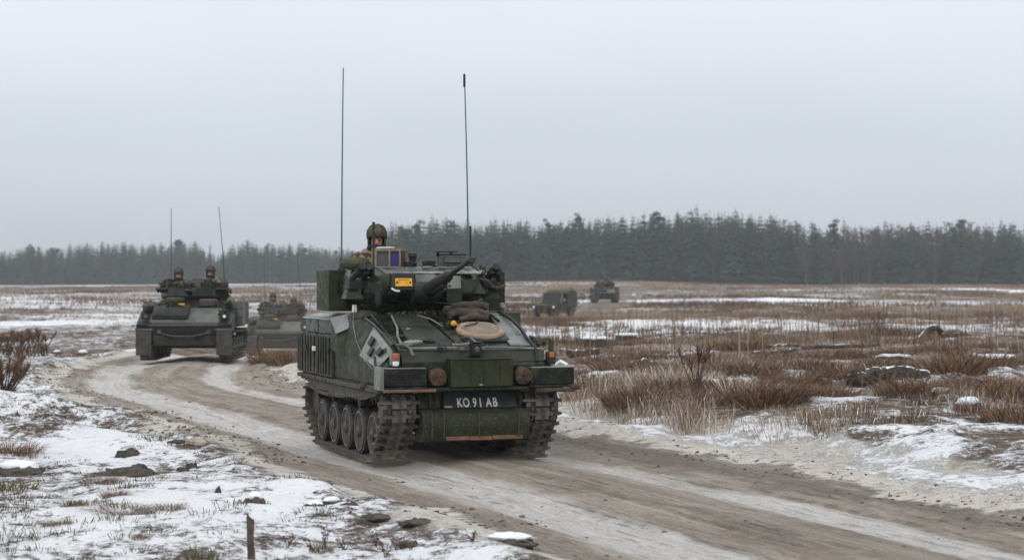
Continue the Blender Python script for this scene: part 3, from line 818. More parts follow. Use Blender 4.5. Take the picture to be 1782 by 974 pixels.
# pale insulated plate along the left of the nose
m = MB(); on_slope(m, .06, .97, .50, .80, .004, .03, .60, .76); m.build('side_deck_plate', M['paint_light'], lead, .006)['label'] = 'pale grey plate running down the nose'
m = MB(); m.tube([slope(.95, .74, .05), slope(.6, .77, .08), slope(.35, .76, .09), slope(.18, .75, .06), (-.2, .77, 1.32), (-.11, .77, 1.16)], .022, 7); m.build('hose', M['black'], lead)
m = MB(); m.tube([slope(.98, .5, .05), slope(.75, .57, .08), slope(.62, .60, .07)], .018, 6); m.build('hose', M['black'], lead)
m = MB(); m.bx(-.16, -.08, -.02, .10, 1.25, 1.375); m.bx(-.20, -.08, -.04, .12, 1.235, 1.25); m.bx(-.17, -.07, -.025, .105, 1.375, 1.39); cl_ = m.build('convoy_lamp', M['black'], lead, .008)
m = MB(); m.lathe([(.03, 0), (.03, .008), (.001, .012)], (-.08, .04, 1.31), 'x', 12); m.build('lens', M['glass_grey'], cl_)
m = MB(); m.tube([(-.18, -.22, 1.36), (-.15, -.12, 1.355), (-.14, -.03, 1.37)], .018, 6); m.build('lamp_conduit', M['paint_light'], lead)

# sides: sponsons, corrugated bins, lids
for sgn in (-1, 1):
    y0, y1 = sorted((sgn * .823, sgn * 1.055))
    m = MB(); m.bx(-4.42, -2.42, y0, y1, .90, 1.40)
    sp_ = m.build('sponson', M['paint'], lead, .015)
    iy, oy = sgn * .823, sgn * 1.055
    m = MB(); m.loft([[(a_, iy, .90), (a_, oy, .90), (a_, oy, zo), (a_, iy + sgn * wi, zi), (a_, iy, zi)] for a_, zo, zi, wi in ((-2.418, 1.36, 1.66, .10), (-1.9, 1.30, 1.655, .08), (-1.2, 1.20, 1.56, .05), (-.55, 1.10, 1.37, .03), (-.22, 1.06, 1.22, .02))])
    m.build('sloped_sponson', M['paint_olive'] if sgn < 0 else M['paint'], lead, .012)
    m = MB(); m.bx(-4.46, -.16, *sorted((sgn * 1.03, sgn * 1.10)), .825, .875); m.build('side_rail', M['paint_side'], lead, .006)
    m = MB(); m.bx(-4.44, -.4, *sorted((sgn * .62, sgn * 1.03)), .868, .892); m.build('track_guard', M['paint'], lead)
    edges = [-4.42, -4.08, -3.76, -3.30, -2.86, -2.46]
    for k in range(5):
        a0, a1 = edges[k] + .008, edges[k + 1] - .008
        m = MB(); ya = sgn * 1.056; yb = sgn * (1.085 if k % 2 else 1.095)
        m.bx(a0, a1, *sorted((ya, yb)), .895, 1.41)
        pn = m.build('side_panel', M['paint_side'], lead, .008)
        m = MB(); cnt = 3 if k in (0, 3) else 2
        for q in range(cnt):
            a = a0 + (a1 - a0) * (q + .5) / cnt; m.bx(a - .022, a + .022, *sorted((yb, yb + sgn * .022)), .92, 1.38)
        m.build('stiffening_ribs', M['paint_side'], pn, .01)
        if k in (1, 2, 4):
            m = MB(); m.bx(a1 - .08, a1 - .03, *sorted((yb, yb + sgn * .04)), 1.19, 1.25); m.build('catch', M['lens_white'] if k == 2 else M['black'], pn, .005)
    for a0, a1 in ((-4.3, -3.55), (-3.52, -2.75)):
        m = MB(); m.bx(a0, a1, *sorted((sgn * .824, sgn * 1.02)), 1.403, 1.62); tb = m.build('top_bin', M['paint'], lead, .015)
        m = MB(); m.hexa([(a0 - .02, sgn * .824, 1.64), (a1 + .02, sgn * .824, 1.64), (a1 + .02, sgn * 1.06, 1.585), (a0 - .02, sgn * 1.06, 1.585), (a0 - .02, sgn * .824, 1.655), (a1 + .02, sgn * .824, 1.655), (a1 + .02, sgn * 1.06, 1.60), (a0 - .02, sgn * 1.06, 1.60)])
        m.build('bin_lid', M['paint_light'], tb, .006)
    for k in range(9):
        a = -4.35 + .2 * k
        m = MB(); m.lathe([(.02, 0), (.018, sgn * .014), (.001, sgn * .016)], (a, sgn * 1.10, .85), 'y', 6); m.build('rivet', M['paint_side'], lead)
# right front: tool box and clamp plate on the slope
m = MB(); m.hexa([(-2.40, -1.12, 1.25), (-1.92, -1.12, 1.18), (-1.92, -.92, 1.18), (-2.40, -.92, 1.25), (-2.40, -1.10, 1.60), (-2.12, -1.10, 1.42), (-2.05, -.90, 1.52), (-2.40, -.88, 1.66)])
tb = m.build('tool_box', M['paint_olive'], lead, .01)
m = MB(); m.hexa([(-2.42, -1.115, 1.605), (-2.11, -1.115, 1.425), (-2.04, -.89, 1.525), (-2.42, -.87, 1.665), (-2.41, -1.125, 1.625), (-2.09, -1.125, 1.44), (-2.02, -.90, 1.54), (-2.41, -.87, 1.685)])
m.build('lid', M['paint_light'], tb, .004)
def chamfer(a, u, h=0.0):                                # point on the right-hand chamfer: u 0 outer edge, 1 inner edge
    zo = np.interp(a, [-2.418, -1.9, -1.2, -.55, -.22], [1.36, 1.30, 1.20, 1.10, 1.06]); zi = np.interp(a, [-2.418, -1.9, -1.2, -.55, -.22], [1.66, 1.655, 1.56, 1.37, 1.22])
    bi = -np.interp(a, [-2.418, -1.9, -1.2, -.55, -.22], [.923, .903, .873, .853, .843])
    return (a + .2 * h, float(-1.055 + (bi + 1.055) * u) - .75 * h, float(zo + (zi - zo) * u) + .6 * h)
def chamfer_plate(mb, a0, a1, u0, u1, h0, h1):
    return mb.hexa([chamfer(a0, u0, h0), chamfer(a1, u0, h0), chamfer(a1, u1, h0), chamfer(a0, u1, h0), chamfer(a0, u0, h1), chamfer(a1, u0, h1), chamfer(a1, u1, h1), chamfer(a0, u1, h1)])
m = MB(); chamfer_plate(m, -1.15, -.35, .03, .97, .003, .018)
fp = m.build('fender_plate', M['paint_light'], lead, .005); fp['label'] = 'pale grey plate on the right front fender'
for a, u, l in ((-1.02, .6, .12), (-.85, .35, .10), (-.62, .55, .10)):
    m = MB(); chamfer_plate(m, a, a + l, u - .14, u + .14, .018, .05); m.build('tool_clamp', M['black'], fp, .006)
m = MB(); m.tube([chamfer(-1.5, 1.05, .03), chamfer(-1.1, 1.04, .05), chamfer(-.7, 1.08, .05), chamfer(-.4, 1.1, .04)], .018, 6); m.build('fender_rail', M['paint'], lead)
m = MB(); m.blob((-2.0, -.80, 1.655), (.36, .16, .07), 14, 8, .08, 5); rb = m.build('rolled_sheet', M['canvas'], lead)
m = MB(); m.tube([(-1.85, -.95, 1.74), (-1.8, -.97, 1.70), (-1.6, -1.03, 1.58), (-1.2, -1.085, 1.38), (-.8, -1.09, 1.18), (-.45, -1.08, 1.08)], .0045, 5); m.build('lashing_wire', M['paint_light'], lead)
m = MB(); m.rbx((-1.85, -.95, 1.745), (.03, .05, .09), (0, 0, .3)); m.build('wire_hook', M['lens_white'], lead, .004)
m = MB(); m.tube([(-.42, -1.06, 1.22), (-.3, -1.08, 1.12), (-.24, -1.08, 1.05), (-.22, -1.08, .9)], .016, 6); m.build('fender_hose', M['black'], lead)
m = MB(); m.blob((-.78, -1.10, .87), (.06, .05, .055), 10, 6, .1, 2); m.build('side_lamp_boss', M['mud'], lead)
# indicators
for b, s in ((-.89, 1), (.955, -1)):
    m = MB(); m.bx(-.22, -.14, b - .055, b + .055, 1.13, 1.27); il = m.build('indicator_lamp', M['paint_light'] if s > 0 else M['paint'], lead, .015)
    m = MB(); m.bx(-.142, -.125, b - .030, b + .030, 1.20, 1.262); m.build('lens', M['lens_red'] if s > 0 else M['lens_orange'], il, .01)
    m = MB(); m.bx(-.142, -.12, b - .036, b + .036, 1.125, 1.178); m.build('side_light', M['lens_white'] if s > 0 else M['black'], il, .012)
m = MB(); m.tube([(-.22, -.93, 1.16), (-.20, -.99, 1.18), (-.24, -1.04, 1.12)], .012, 5); m.build('lamp_cable', M['black'], lead)
m = MB(); m.hexa([(-.62, .86, 1.05), (-.10, .90, 1.05), (-.10, 1.0, 1.05), (-.62, 1.06, 1.05), (-.75, .82, 1.36), (-.30, .82, 1.27), (-.28, .90, 1.20), (-.75, .98, 1.30)]); m.build('fender_cheek', M['paint'], lead, .015)
m = MB(); m.tube([(-.12, 1.0, 1.12), (-.08, 1.04, 1.16), (-.02, 1.10, 1.12)], .02, 6); m.build('fender_hose', M['lens_white'], lead)
m = MB(); m.bx(-.36, -.28, .99, 1.03, 1.25, 1.40); m.tube([(-.3, 1.0, 1.40), (-.3, .95, 1.42), (-.3, .90, 1.38)], .01, 5); m.build('mirror', M['net'], lead, .01)
m = MB(); m.bx(-2.35, -1.8, .92, 1.13, 1.45, 1.69); sb = m.build('stowage_bin', M['net'], lead, .01); sb['label'] = 'dark green bin on the hull edge'

# running gear
LINK = track_link_mesh()
WH = [-.80 - .665 * k for k in range(5)]
LOOP = track_loop((-.37, .60, .215), (-4.05, .50, .20), WH, .27, .11)
for sgn in (-1, 1):
    y = sgn * .845
    for a in WH: wheel_parts(lead, a, .312, y + sgn * .075, .272, sgn, .12, lip=True)
    for a in WH: wheel_parts(lead, a, .312, y - sgn * .115, .265, -sgn, .12)
    sprocket(lead, -.37, .62, y, .235, sgn)
    m = MB(); m.lathe([(.05, -.1), (.19, -.1), (.195, -.06), (.12, -.03), (.12, .03), (.195, .06), (.19, .1), (.05, .1)], (-4.05, y, .52), 'y', 22); m.build('idler_wheel', M['wheel'], lead)
    for a in (-1.5, -2.9):
        m = MB(); m.lathe([(.02, -.14), (.075, -.13), (.075, .13), (.02, .14)], (a, y, .66), 'y', 14); m.build('return_roller', M['rubber'], lead)
    m = MB(); m.prism([(-4.3, .42), (-.6, .42), (-.6, .86), (-4.3, .86)], *sorted((sgn * .602, sgn * .66))); m.build('hull_side', M['black'], lead)
    build_track(lead, y, LOOP, .145, LINK, .30)
    # rubber skirt sagging over the top run
    m = MB(); vs = []; 
    nK = 16
    for k in range(nK + 1):
        a = -4.35 + k * (4.05 / nK); zb = .80 - .10 * math.sin(math.pi * k / nK) - .035 * (k / nK) + .02 * math.sin(k * 1.3)
        vs += [(a, sgn * 1.065, .85), (a, sgn * 1.075, zb), (a, sgn * 1.055, zb), (a, sgn * 1.045, .85)]
    fs = []
    for k in range(nK):
        p, q = 4 * k, 4 * k + 4
        for j in range(4): fs.append((p + j, p + (j + 1) % 4, q + (j + 1) % 4, q + j))
    fs += [(0, 1, 2, 3), (4 * nK + 3, 4 * nK + 2, 4 * nK + 1, 4 * nK)]
    m.add(vs, fs); m.build('rubber_skirt', M['rubber'], lead)

# turret
PL = [(-1.42, -.64), (-1.42, .28), (-1.72, .70), (-2.2, .90), (-2.95, .93), (-3.35, .75), (-3.35, -.75), (-2.95, -.93), (-2.2, -.92), (-1.72, -.84)]
def ringz(z, k, dx=0.0): return [(-2.38 + (a + 2.38) * k + dx, b * k, z) for a, b in PL]
m = MB(); m.loft([ringz(1.675, .74, -.12), ringz(1.80, .80, -.08), ringz(1.90, .965), ringz(1.93, .99), ringz(2.085, .98), ringz(2.165, .92, -.02), ringz(2.232, .80, -.06)])
tu = m.build('turret', M['paint'], lead, .012)
def tp(name, mb, mat, bev=.008, sm=35): return mb.build(name, M[mat], tu, bev, sm)
m = MB(); m.bx(-3.60, -2.9, -1.03, -.80, 1.70, 2.21); tp('turret_bin', m, 'paint_olive', .01)
m = MB(); m.bx(-3.60, -2.92, -.83, -.45, 1.70, 2.20); tp('turret_bin', m, 'paint', .01)
m = MB(); m.bx(-3.55, -2.9, .88, 1.28, 1.695, 2.19); tp('turret_bin', m, 'paint', .01)
m = MB(); m.bx(-3.7, -3.36, -.7, .8, 1.75, 2.15); tp('turret_bin', m, 'paint', .01)
# smoke dischargers
for sgn, b0, n in ((-1, -.90, 4), (1, .74, 3)):
    for k in range(n):
        c = Vector((-1.78 + .03 * (k % 2), b0 + sgn * (.10 - .075 * k) , 2.10 + .05 * (k % 2)))
        dv = Vector((.80, sgn * .18 * (1.5 - k) * -1, .50)).normalized()
        m = MB(); m.tube([c, c + dv * .15, c + dv * .16, c + dv * .19], [.040, .040, .047, .047], 10)
        sd = tp('smoke_discharger', m, 'black', .003)
    m = MB(); m.hexa([(-1.98, b0 - .16, 1.98), (-1.76, b0 - .14, 1.98), (-1.76, b0 + .14, 1.98), (-1.98, b0 + .16, 1.98), (-1.95, b0 - .14, 2.10), (-1.84, b0 - .12, 2.10), (-1.84, b0 + .12, 2.10), (-1.95, b0 + .14, 2.10)]); tp('discharger_mount', m, 'black', .01)
    bb = (-1.085, -.86) if sgn < 0 else (.645, .85)
    m = MB(); m.hexa([(-1.74, bb[0], 1.86), (-1.72, bb[1], 1.86), (-1.95, bb[1], 1.86), (-1.98, bb[0], 1.86), (-1.84, bb[0] + .05, 1.99), (-1.82, bb[1] - .06, 1.99), (-1.95, bb[1] - .06, 1.99), (-1.98, bb[0] + .05, 1.99)]); tp('discharger_bracket', m, 'paint_olive' if sgn > 0 else 'paint_side', .006)
m = MB(); m.blob((-1.62, -.70, 1.88), (.08, .06, .13), 12, 8, .04, 4); tp('spot_lamp', m, 'black', 0)
m = MB(); m.blob((-1.48, -.66, 2.04), (.07, .10, .13), 10, 8, .10, 8); tp('lamp_cover', m, 'paint', 0)
m = MB(); m.tube([(-1.70, -.753, 1.99), (-1.70, -.753, 2.70), (-1.70, -.753, 2.775)], [.014, .014, .012], 8); wc = tp('wire_cutter_post', m, 'paint_side', 0)
m = MB(); m.tube([(-1.70, -.753, 2.715), (-1.70, -.753, 2.778)], .017, 8); m.build('post_cap', M['black'], wc)
# sight housing with yellow plate
m = MB(); m.hexa([(-1.72, -.63, 1.955), (-1.345, -.625, 1.955), (-1.345, -.31, 1.955), (-1.72, -.31, 1.955), (-1.72, -.62, 2.175), (-1.40, -.60, 2.17), (-1.40, -.33, 2.17), (-1.72, -.32, 2.175)])
sh = tp('sight_housing', m, 'paint_side', .025)
m = MB(); m.hexa([(-1.345, -.572, 2.012), (-1.345, -.368, 2.012), (-1.36, -.368, 2.012), (-1.36, -.572, 2.012), (-1.372, -.572, 2.107), (-1.372, -.368, 2.107), (-1.388, -.368, 2.107), (-1.388, -.572, 2.107)])
mp_ = m.build('marker_plate', M['yellow'], sh, .003); mp_['label'] = 'bright yellow marker plate on turret front'
m = MB()
m.tube([(-1.352, -.545, 2.045), (-1.364, -.535, 2.09), (-1.366, -.40, 2.092)], .003, 4); m.tube([(-1.353, -.44, 2.05), (-1.358, -.455, 2.08)], .002, 4); m.build('plate_lines', M['yellow_line'], mp_)
for b in (-.553, -.392):
    m = MB(); m.lathe([(.012, 0), (.011, .006), (.001, .008)], (-1.358, b, 2.058), 'x', 10); m.build('bolt', M['black'], mp_)
m = MB(); m.tube([(-1.33, -.63, 1.99), (-1.32, -.59, 1.962), (-1.33, -.53, 1.955)], .012, 6); m.build('edge_strip', M['lens_white'], sh)
m = MB(); m.hexa([(-1.405, -.305, 1.97), (-1.405, .06, 1.97), (-1.43, .06, 1.97), (-1.43, -.305, 1.97), (-1.455, -.305, 2.15), (-1.455, .05, 2.15), (-1.48, .05, 2.15), (-1.48, -.305, 2.15)]); tp('front_plate', m, 'paint_light', .004)
m = MB(); m.hexa([(-1.40, .08, 1.985), (-1.40, .25, 1.985), (-1.44, .25, 1.985), (-1.44, .08, 1.985), (-1.42, .08, 2.135), (-1.42, .245, 2.135), (-1.46, .245, 2.135), (-1.46, .08, 2.135)]); fp2 = tp('front_plate', m, 'paint_light', .004)
m = MB(); m.lathe([(.016, 0), (.016, .006), (.001, .008)], (-1.405, .105, 2.015), 'x', 10); m.build('bolt', M['black'], fp2)
m = MB(); m.bx(-1.41, -1.385, .06, .255, 1.80, 1.983); tp('lower_front_plate', m, 'paint', .006)
m = MB(); m.hexa([(-1.60, .37, 1.92), (-1.52, .60, 1.92), (-1.7, .62, 1.92), (-1.7, .36, 1.92), (-1.66, .42, 2.06), (-1.62, .54, 2.06), (-1.72, .56, 2.06), (-1.72, .42, 2.06)]); tp('corner_wedge', m, 'paint_side', .006)
# roof edge plates: sky reflection on the slope put in as pale paint
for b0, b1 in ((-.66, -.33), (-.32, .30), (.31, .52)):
    m = MB(); m.hexa([(-1.475, b0, 2.155), (-1.475, b1, 2.155), (-1.90, b1, 2.225), (-1.90, b0, 2.225), (-1.475, b0, 2.172), (-1.475, b1, 2.172), (-1.90, b1, 2.245), (-1.90, b0, 2.245)]); tp('roof_sheen_plate', m, 'paint_light', .006)
m = MB(); m.rbx((-1.36, -.03, 2.155), (.08, .10, .03), (0, 0, 0)); tp('sight_flap', m, 'black', .005)
# gun
g0, g1, g2 = Vector((-1.45, -.185, 1.935)), Vector((-.66, -.112, 2.145)), Vector((-.02, -.045, 2.318))
gd = (g1 - g0).normalized()
m = MB(); m.lathe([(.02, -.17), (.12, -.16), (.125, 0), (.12, .16), (.02, .17)], (-1.43, -.19, 1.94), 'y', 16); gm = tp('gun_mantlet', m, 'black', 0)
m = MB(); m.tube([g0, g0 + gd * .12, g0 + gd * .14, g0 + gd * .5, g1 - gd * .05, g1], [.105, .105, .088, .078, .066, .045], 14); gs = tp('gun_sleeve', m, 'black', 0)
m = MB(); m.tube([g1 - gd * .02, g1 + (g2 - g1) * .15, g1 + (g2 - g1) * .75, g1 + (g2 - g1) * .78, g2 - (g2 - g1) * .02, g2], [.040, .032, .026, .036, .036, .030], 12); tp('gun_barrel', m, 'paint_side', 0)
m = MB(); m.rbx((-.98, -.145, 2.0), (.35, .07, .08), (0, R(-13.5), R(6))); m.build('recoil_housing', M['black'], gs, .01)
m = MB(); m.tube([(-1.38, -.30, 1.86), (-1.36, -.1, 1.82), (-1.35, .12, 1.80), (-1.42, .2, 1.70)], .008, 5); tp('cable', m, 'black', 0)
# roof fittings
m = MB(); m.lathe([(.30, 0), (.37, 0), (.37, .06), (.34, .075), (.30, .075)], (-2.55, -.50, 2.215), 'z', 28); cu = tp('commander_cupola', m, 'paint_side', .004)
for k in range(7):
    a = 2 * math.pi * k / 7 + .2
    m = MB(); m.rbx((-2.55 + math.cos(a) * .39, -.50 + math.sin(a) * .39, 2.265), (.05, .13, .06), (0, 0, a)); m.build('vision_block', M['black'], cu, .006)
m = MB(); m.blob((-2.32, -.83, 2.285), (.14, .20, .085), 12, 8, .06, 12); tp('hatch_cushion', m, 'net', 0)
m = MB()
m.bx(-2.16, -1.995, -.665, -.335, 2.435, 2.470); m.bx(-2.16, -1.995, -.665, -.640, 2.235, 2.435); m.bx(-2.16, -1.995, -.36, -.335, 2.235, 2.435); m.bx(-2.16, -1.995, -.49, -.47, 2.235, 2.435); m.bx(-2.16, -1.995, -.640, -.36, 2.235, 2.25)
sg = tp('commander_sight', m, 'tan', .004); sg['label'] = 'boxy sight with tan frame, grey and blue panes'
m = MB(); m.bx(-2.14, -2.03, -.64, -.49, 2.25, 2.435); m.build('pane', M['glass_grey'], sg)
m = MB(); m.bx(-2.14, -2.03, -.47, -.36, 2.25, 2.435); m.build('pane', M['glass_blue'], sg)
m = MB(); m.bx(-2.17, -1.985, -.60, -.42, 2.47, 2.485); m.build('snow_dusting', M['snowcap'], sg, .006)
m = MB(); m.bx(-2.15, -2.02, -.333, -.27, 2.24, 2.44); m.build('side_guard', M['mud'], sg, .01)
m = MB(); m.lathe([(.05, 0), (.055, .05), (.04, .07), (.045, .12), (.055, .13), (.05, .17), (.01, .18)], (-2.0, -.19, 2.24), 'z', 12); tp('periscope', m, 'black', 0)
m = MB(); m.bx(-2.05, -1.92, -.29, -.20, 2.225, 2.31); tp('periscope', m, 'black', .01)
m = MB(); m.bx(-2.06, -1.90, -.055, .075, 2.225, 2.325); pr = tp('periscope', m, 'black', .01)
m = MB(); m.bx(-1.92, -1.87, -.06, .02, 2.235, 2.255); m.build('sill', M['paint_light'], pr, .004)
m = MB(); m.hexa([(-2.2, .17, 2.225), (-1.95, .17, 2.225), (-1.95, .54, 2.225), (-2.2, .56, 2.225), (-2.2, .18, 2.37), (-1.97, .18, 2.37), (-1.97, .62, 2.36), (-2.2, .66, 2.36)]); gsi = tp('gunner_sight', m, 'paint_side', .008)
m = MB(); m.bx(-2.22, -1.95, .19, .48, 2.385, 2.405); m.build('sight_cap', M['black'], gsi, .004)
m = MB(); m.bx(-2.22, -2.0, .14, .38, 2.425, 2.438); m.bx(-2.18, -2.15, .16, .19, 2.37, 2.425); m.bx(-2.18, -2.15, .33, .36, 2.40, 2.425); m.build('rain_flap', M['black'], gsi, .002)
m = MB(); m.bx(-1.952, -1.944, .20, .52, 2.30, 2.355); m.build('window', M['glass_grey'], gsi, .002)
m = MB(); m.lathe([(.30, 0), (.33, 0), (.33, .05), (.28, .06), (.02, .065)], (-2.6, .40, 2.22), 'z', 24); tp('gunner_hatch', m, 'paint', 0)
for b in (-.1, .1, .26, .42):
    m = MB(); m.bx(-1.75, -1.66, b - .05, b + .04, 2.225, 2.25); tp('roof_bracket', m, 'paint_light', .006)
# antennas
for a, b, z0, z1, lean, tip in ((-3.45, -.735, 2.22, 4.79, .022, 0), (-3.2, .877, 2.20, 4.73, -.052, 1)):
    m = MB(); m.lathe([(.05, 0), (.05, .05), (.03, .07), (.028, .16), (.02, .18), (.005, .185)], (a, b, z0 - .04), 'z', 12); ab = tp('antenna_base', m, 'black', 0)
    n = 12; path = [(a, b + lean * (k / n) ** 1.6, z0 + .1 + (z1 - z0 - .1) * k / n) for k in range(n + 1)]
    m = MB(); m.tube(path, [.0115 - .004 * k / n for k in range(n + 1)], 7); an = m.build('antenna', M['antenna'], tu)
    if tip:
        p = path[-1]; m = MB(); m.tube([(p[0], p[1], p[2] - .16), (p[0], p[1], p[2] + .0), (p[0], p[1], p[2] + .01)], [.016, .016, .006], 8); m.build('antenna_tip', M['black'], an)
        m = MB(); m.tube([(a, b + .03, z0 + .04), (a, b + .03, z0 + .58)], .014, 7); m.build('antenna_sleeve', M['paint_side'], an)
# scrim and straps bundled on the left of the turret
def leafy(mb, c, rad, n, size, seed):
    rd = random.Random(seed)
    for k in range(n):
        while True:
            q = Vector((rd.uniform(-1, 1), rd.uniform(-1, 1), rd.uniform(-1, 1)))
            if q.length < 1: break
        p = Vector(c) + Vector((q.x * rad[0], q.y * rad[1], q.z * rad[2]))
        u = Vector((rd.gauss(0, 1), rd.gauss(0, 1), rd.gauss(0, 1))).normalized(); w = u.orthogonal().normalized(); s_ = size * rd.uniform(.5, 1.4)
        mb.add([p - u * s_, p + w * s_ * .5, p + u * s_, p - w * s_ * .5], [(0, 1, 2, 3)])
m = MB(); leafy(m, (-1.78, .58, 2.14), (.10, .16, .10), 110, .035, 1); tp('camouflage_scrim', m, 'net', 0, 0)
m = MB(); leafy(m, (-1.50, .1, 1.69), (.10, .75, .035), 320, .03, 2); m.build('camouflage_scrim', M['net'], lead, 0, 0)
m = MB(); leafy(m, (-.75, .93, 1.36), (.45, .08, .07), 130, .03, 3); m.build('camouflage_scrim', M['net'], lead, 0, 0)
m = MB(); leafy(m, slope(.62, .03, .03), (.16, .22, .04), 160, .028, 9); m.build('camouflage_scrim', M['net'], lead, 0, 0)
m = MB(); m.tube([(-1.7, .55, 2.10), (-1.66, .66, 2.08), (-1.7, .74, 2.0), (-1.8, .86, 1.99), (-1.9, .95, 2.02)], .022, 6); tp('strap', m, 'net', 0)
m = MB(); m.blob((-1.66, .44, 2.11), (.05, .07, .06), 10, 6, .15, 31); tp('tan_pouch', m, 'beige', 0)
m = MB(); m.blob((-1.85, .90, 1.75), (.09, .05, .06), 10, 6, .15, 32); tp('grey_pouch', m, 'paint_light', 0)

# canvas bundle lying on the nose, a thing of its own
tp_ = empty('rolled_tarpaulin', (0, 0, 0)); tp_.matrix_world = lead.matrix_basis.copy()
tag(tp_, 'dark brown canvas bundle lying on the nose of the closest vehicle, behind its round hatch', 'tarpaulin')
rd = random.Random(5)
for k, (t, b0, b1, r, h) in enumerate(((.74, .04, .52, .062, .09), (.84, .02, .56, .070, .10), (.68, .14, .50, .045, .07), (.79, .10, .54, .055, .17))):
    m = MB(); n = 12; path = []; rr = []
    for q in range(n + 1):
        u = q / n; p = Vector(slope(t + .02 * math.sin(u * 7 + k), b0 + (b1 - b0) * u, h + .012 * math.sin(u * 9 + 2 * k) + .03 * math.sin(u * math.pi)))
        path.append(p); rr.append(r * (.55 + .45 * math.sin(math.pi * min(max(u, .12), .88))) * rd.uniform(.88, 1.12))
    m.tube(path, rr, 10)
    m.build('canvas_fold', M['canvas'], tp_, 0, 80)
# ------------------------------------------------------------------ people
def soldier_mat():
    m, nt, p = new_mat('soldier_body')
    v = nt.nodes.new('ShaderNodeTexCoord').outputs['Object']
    k = mix(nt, mrange(nt, noise(nt, v, 9, 2, .5, .8), .46, .52), (.23, .185, .13), (.095, .09, .055))
    mp = N(nt, 'ShaderNodeMapping'); mp.inputs['Location'].default_value = (7, 3, 1); nt.links.new(v, mp.inputs[0])
    k = mix(nt, mrange(nt, noise(nt, mp.outputs[0], 11, 2, .5, .8), .54, .60), k, (.05, .035, .025))
    sx = nt.nodes.new('ShaderNodeSeparateXYZ'); nt.links.new(v, sx.inputs[0])
    k = mix(nt, mrange(nt, sx.outputs['Z'], 1.495, 1.505), k, (.46, .25, .17))
    nt.links.new(k, p.inputs['Base Color']); p.inputs['Roughness'].default_value = .85
    p.inputs['Specular IOR Level'].default_value = .25
    bump(nt, p, noise(nt, v, 22, 4), .6, .015)
    return m
M['soldier'] = soldier_mat()
HELM = None
def person(label, loc, rz, rel, bend=0.0, la=None, ra=None, turn=0.0, scale=1.0, group=None):
    """standing figure, feet at loc, facing local +x; la/ra: elbow and wrist points of each arm. Crown at 1.75 m."""
    root = empty('person', loc, rz); root.scale = (scale,) * 3
    tag(root, label, 'person', group)
    la = la or ((.05, .30, 1.16), (.26, .22, 1.12)); ra = ra or ((.05, -.30, 1.16), (.26, -.22, 1.12))
    V_ = [(0, 0, .95, .16), (0, 0, 1.10, .155), (.01 + bend * .4, 0, 1.27, .175), (.01 + bend * .7, 0, 1.41, .145), (.01 + bend, 0, 1.49, .068), (.03 + bend, 0, 1.575, .088), (.025 + bend, 0, 1.68, .078)]
    E_ = [(i, i + 1) for i in range(6)]
    for s, (el, wr) in ((1, la), (-1, ra)):
        i = len(V_); V_ += [(bend * .7, s * .185, 1.405, .088), (*el, .068), (*wr, .046)]
        E_ += [(3, i), (i, i + 1), (i + 1, i + 2)]
        d = (Vector(wr) - Vector(el)).normalized(); side = Vector((0, 0, 1)).cross(d); side = side.normalized() if side.length > .1 else Vector((0, 1, 0))
        pm = Vector(wr) + d * .06; j = len(V_); V_.append((*pm, .036)); E_.append((i + 2, j))
        for q, (o_, l_) in enumerate(((-.032, .075), (-.011, .085), (.011, .08), (.032, .065))):
            a = pm + side * o_ + d * .045; b = a + d * l_ * .5 + Vector((0, 0, -.015)); c = b + d * l_ * .35 + Vector((0, 0, -.03)); k = len(V_)
            V_ += [(*a, .0095), (*b, .009), (*c, .008)]; E_ += [(j, k), (k, k + 1), (k + 1, k + 2)]
        a = pm + side * (s * -.045); b = a + d * .04 + side * (s * -.02); k = len(V_); V_ += [(*a, .011), (*b, .009)]; E_ += [(j, k), (k, k + 1)]
    for s in (1, -1):
        i = len(V_); V_ += [(0, s * .10, .88, .115), (.03, s * .11, .50, .078), (0, s * .115, .10, .055), (.14, s * .125, .045, .045)]
        E_ += [(0, i), (i, i + 1), (i + 1, i + 2), (i + 2, i + 3)]
    me = bpy.data.meshes.new('body'); me.from_pydata([v[:3] for v in V_], E_, []); me.materials.append(M['soldier'])
    b = link('body', me, root)
    sk = b.modifiers.new('skin', 'SKIN'); sk.use_smooth_shade = True
    if not me.skin_vertices: me.attributes.new('skin', 'FLOAT', 'POINT')
    lay = me.skin_vertices[0].data
    for i, v in enumerate(V_):
        rx = v[3]; lay[i].radius = (rx, rx)
    lay[0].use_root = True
    lay[5].radius = (.092, .080); lay[6].radius = (.085, .075)
    b.modifiers.new('sub', 'SUBSURF').levels = 1; b.modifiers['sub'].render_levels = 2
    hd = empty('head_frame', (0, 0, 0)) if False else None
    cx = .03 + bend; T = Matrix.Translation((cx, 0, 1.60)) @ Matrix.Rotation(turn, 4, 'Z')
    def part(name, mb, mat, sm=60):
        o = mb.build(name, M[mat], root, 0, sm); o.matrix_local = T; return o
    m = MB(); prof = [(.128, -.01), (.140, .0), (.142, .03), (.137, .07), (.120, .108), (.085, .137), (.045, .149), (.004, .152)]
    m.lathe([(p[0] * .93, p[1]) for p in prof], (-.012, 0, 0), 'z', 20)
    for k, v in enumerate(m.v): m.v[k] = (v[0] * 1.12, v[1] * .98, v[2] - (.03 if v[0] < -.03 and v[2] < .05 else 0) + .012 * math.sin(k * 1.7) * (1 if v[2] > .02 else 0))
    m.v = [(x_, y_, z_ + .032) for x_, y_, z_ in m.v]; hm = part('helmet', m, 'camo_helmet')
    m = MB(); vs = []                                    # cloth hanging round ears and nape
    for k in range(13):
        a = R(62) + R(236) * k / 12
        vs += [(math.cos(a) * .128 - .005, math.sin(a) * .118, .02), (math.cos(a) * .122 - .01, math.sin(a) * .115, -.09 - .02 * math.sin(k))]
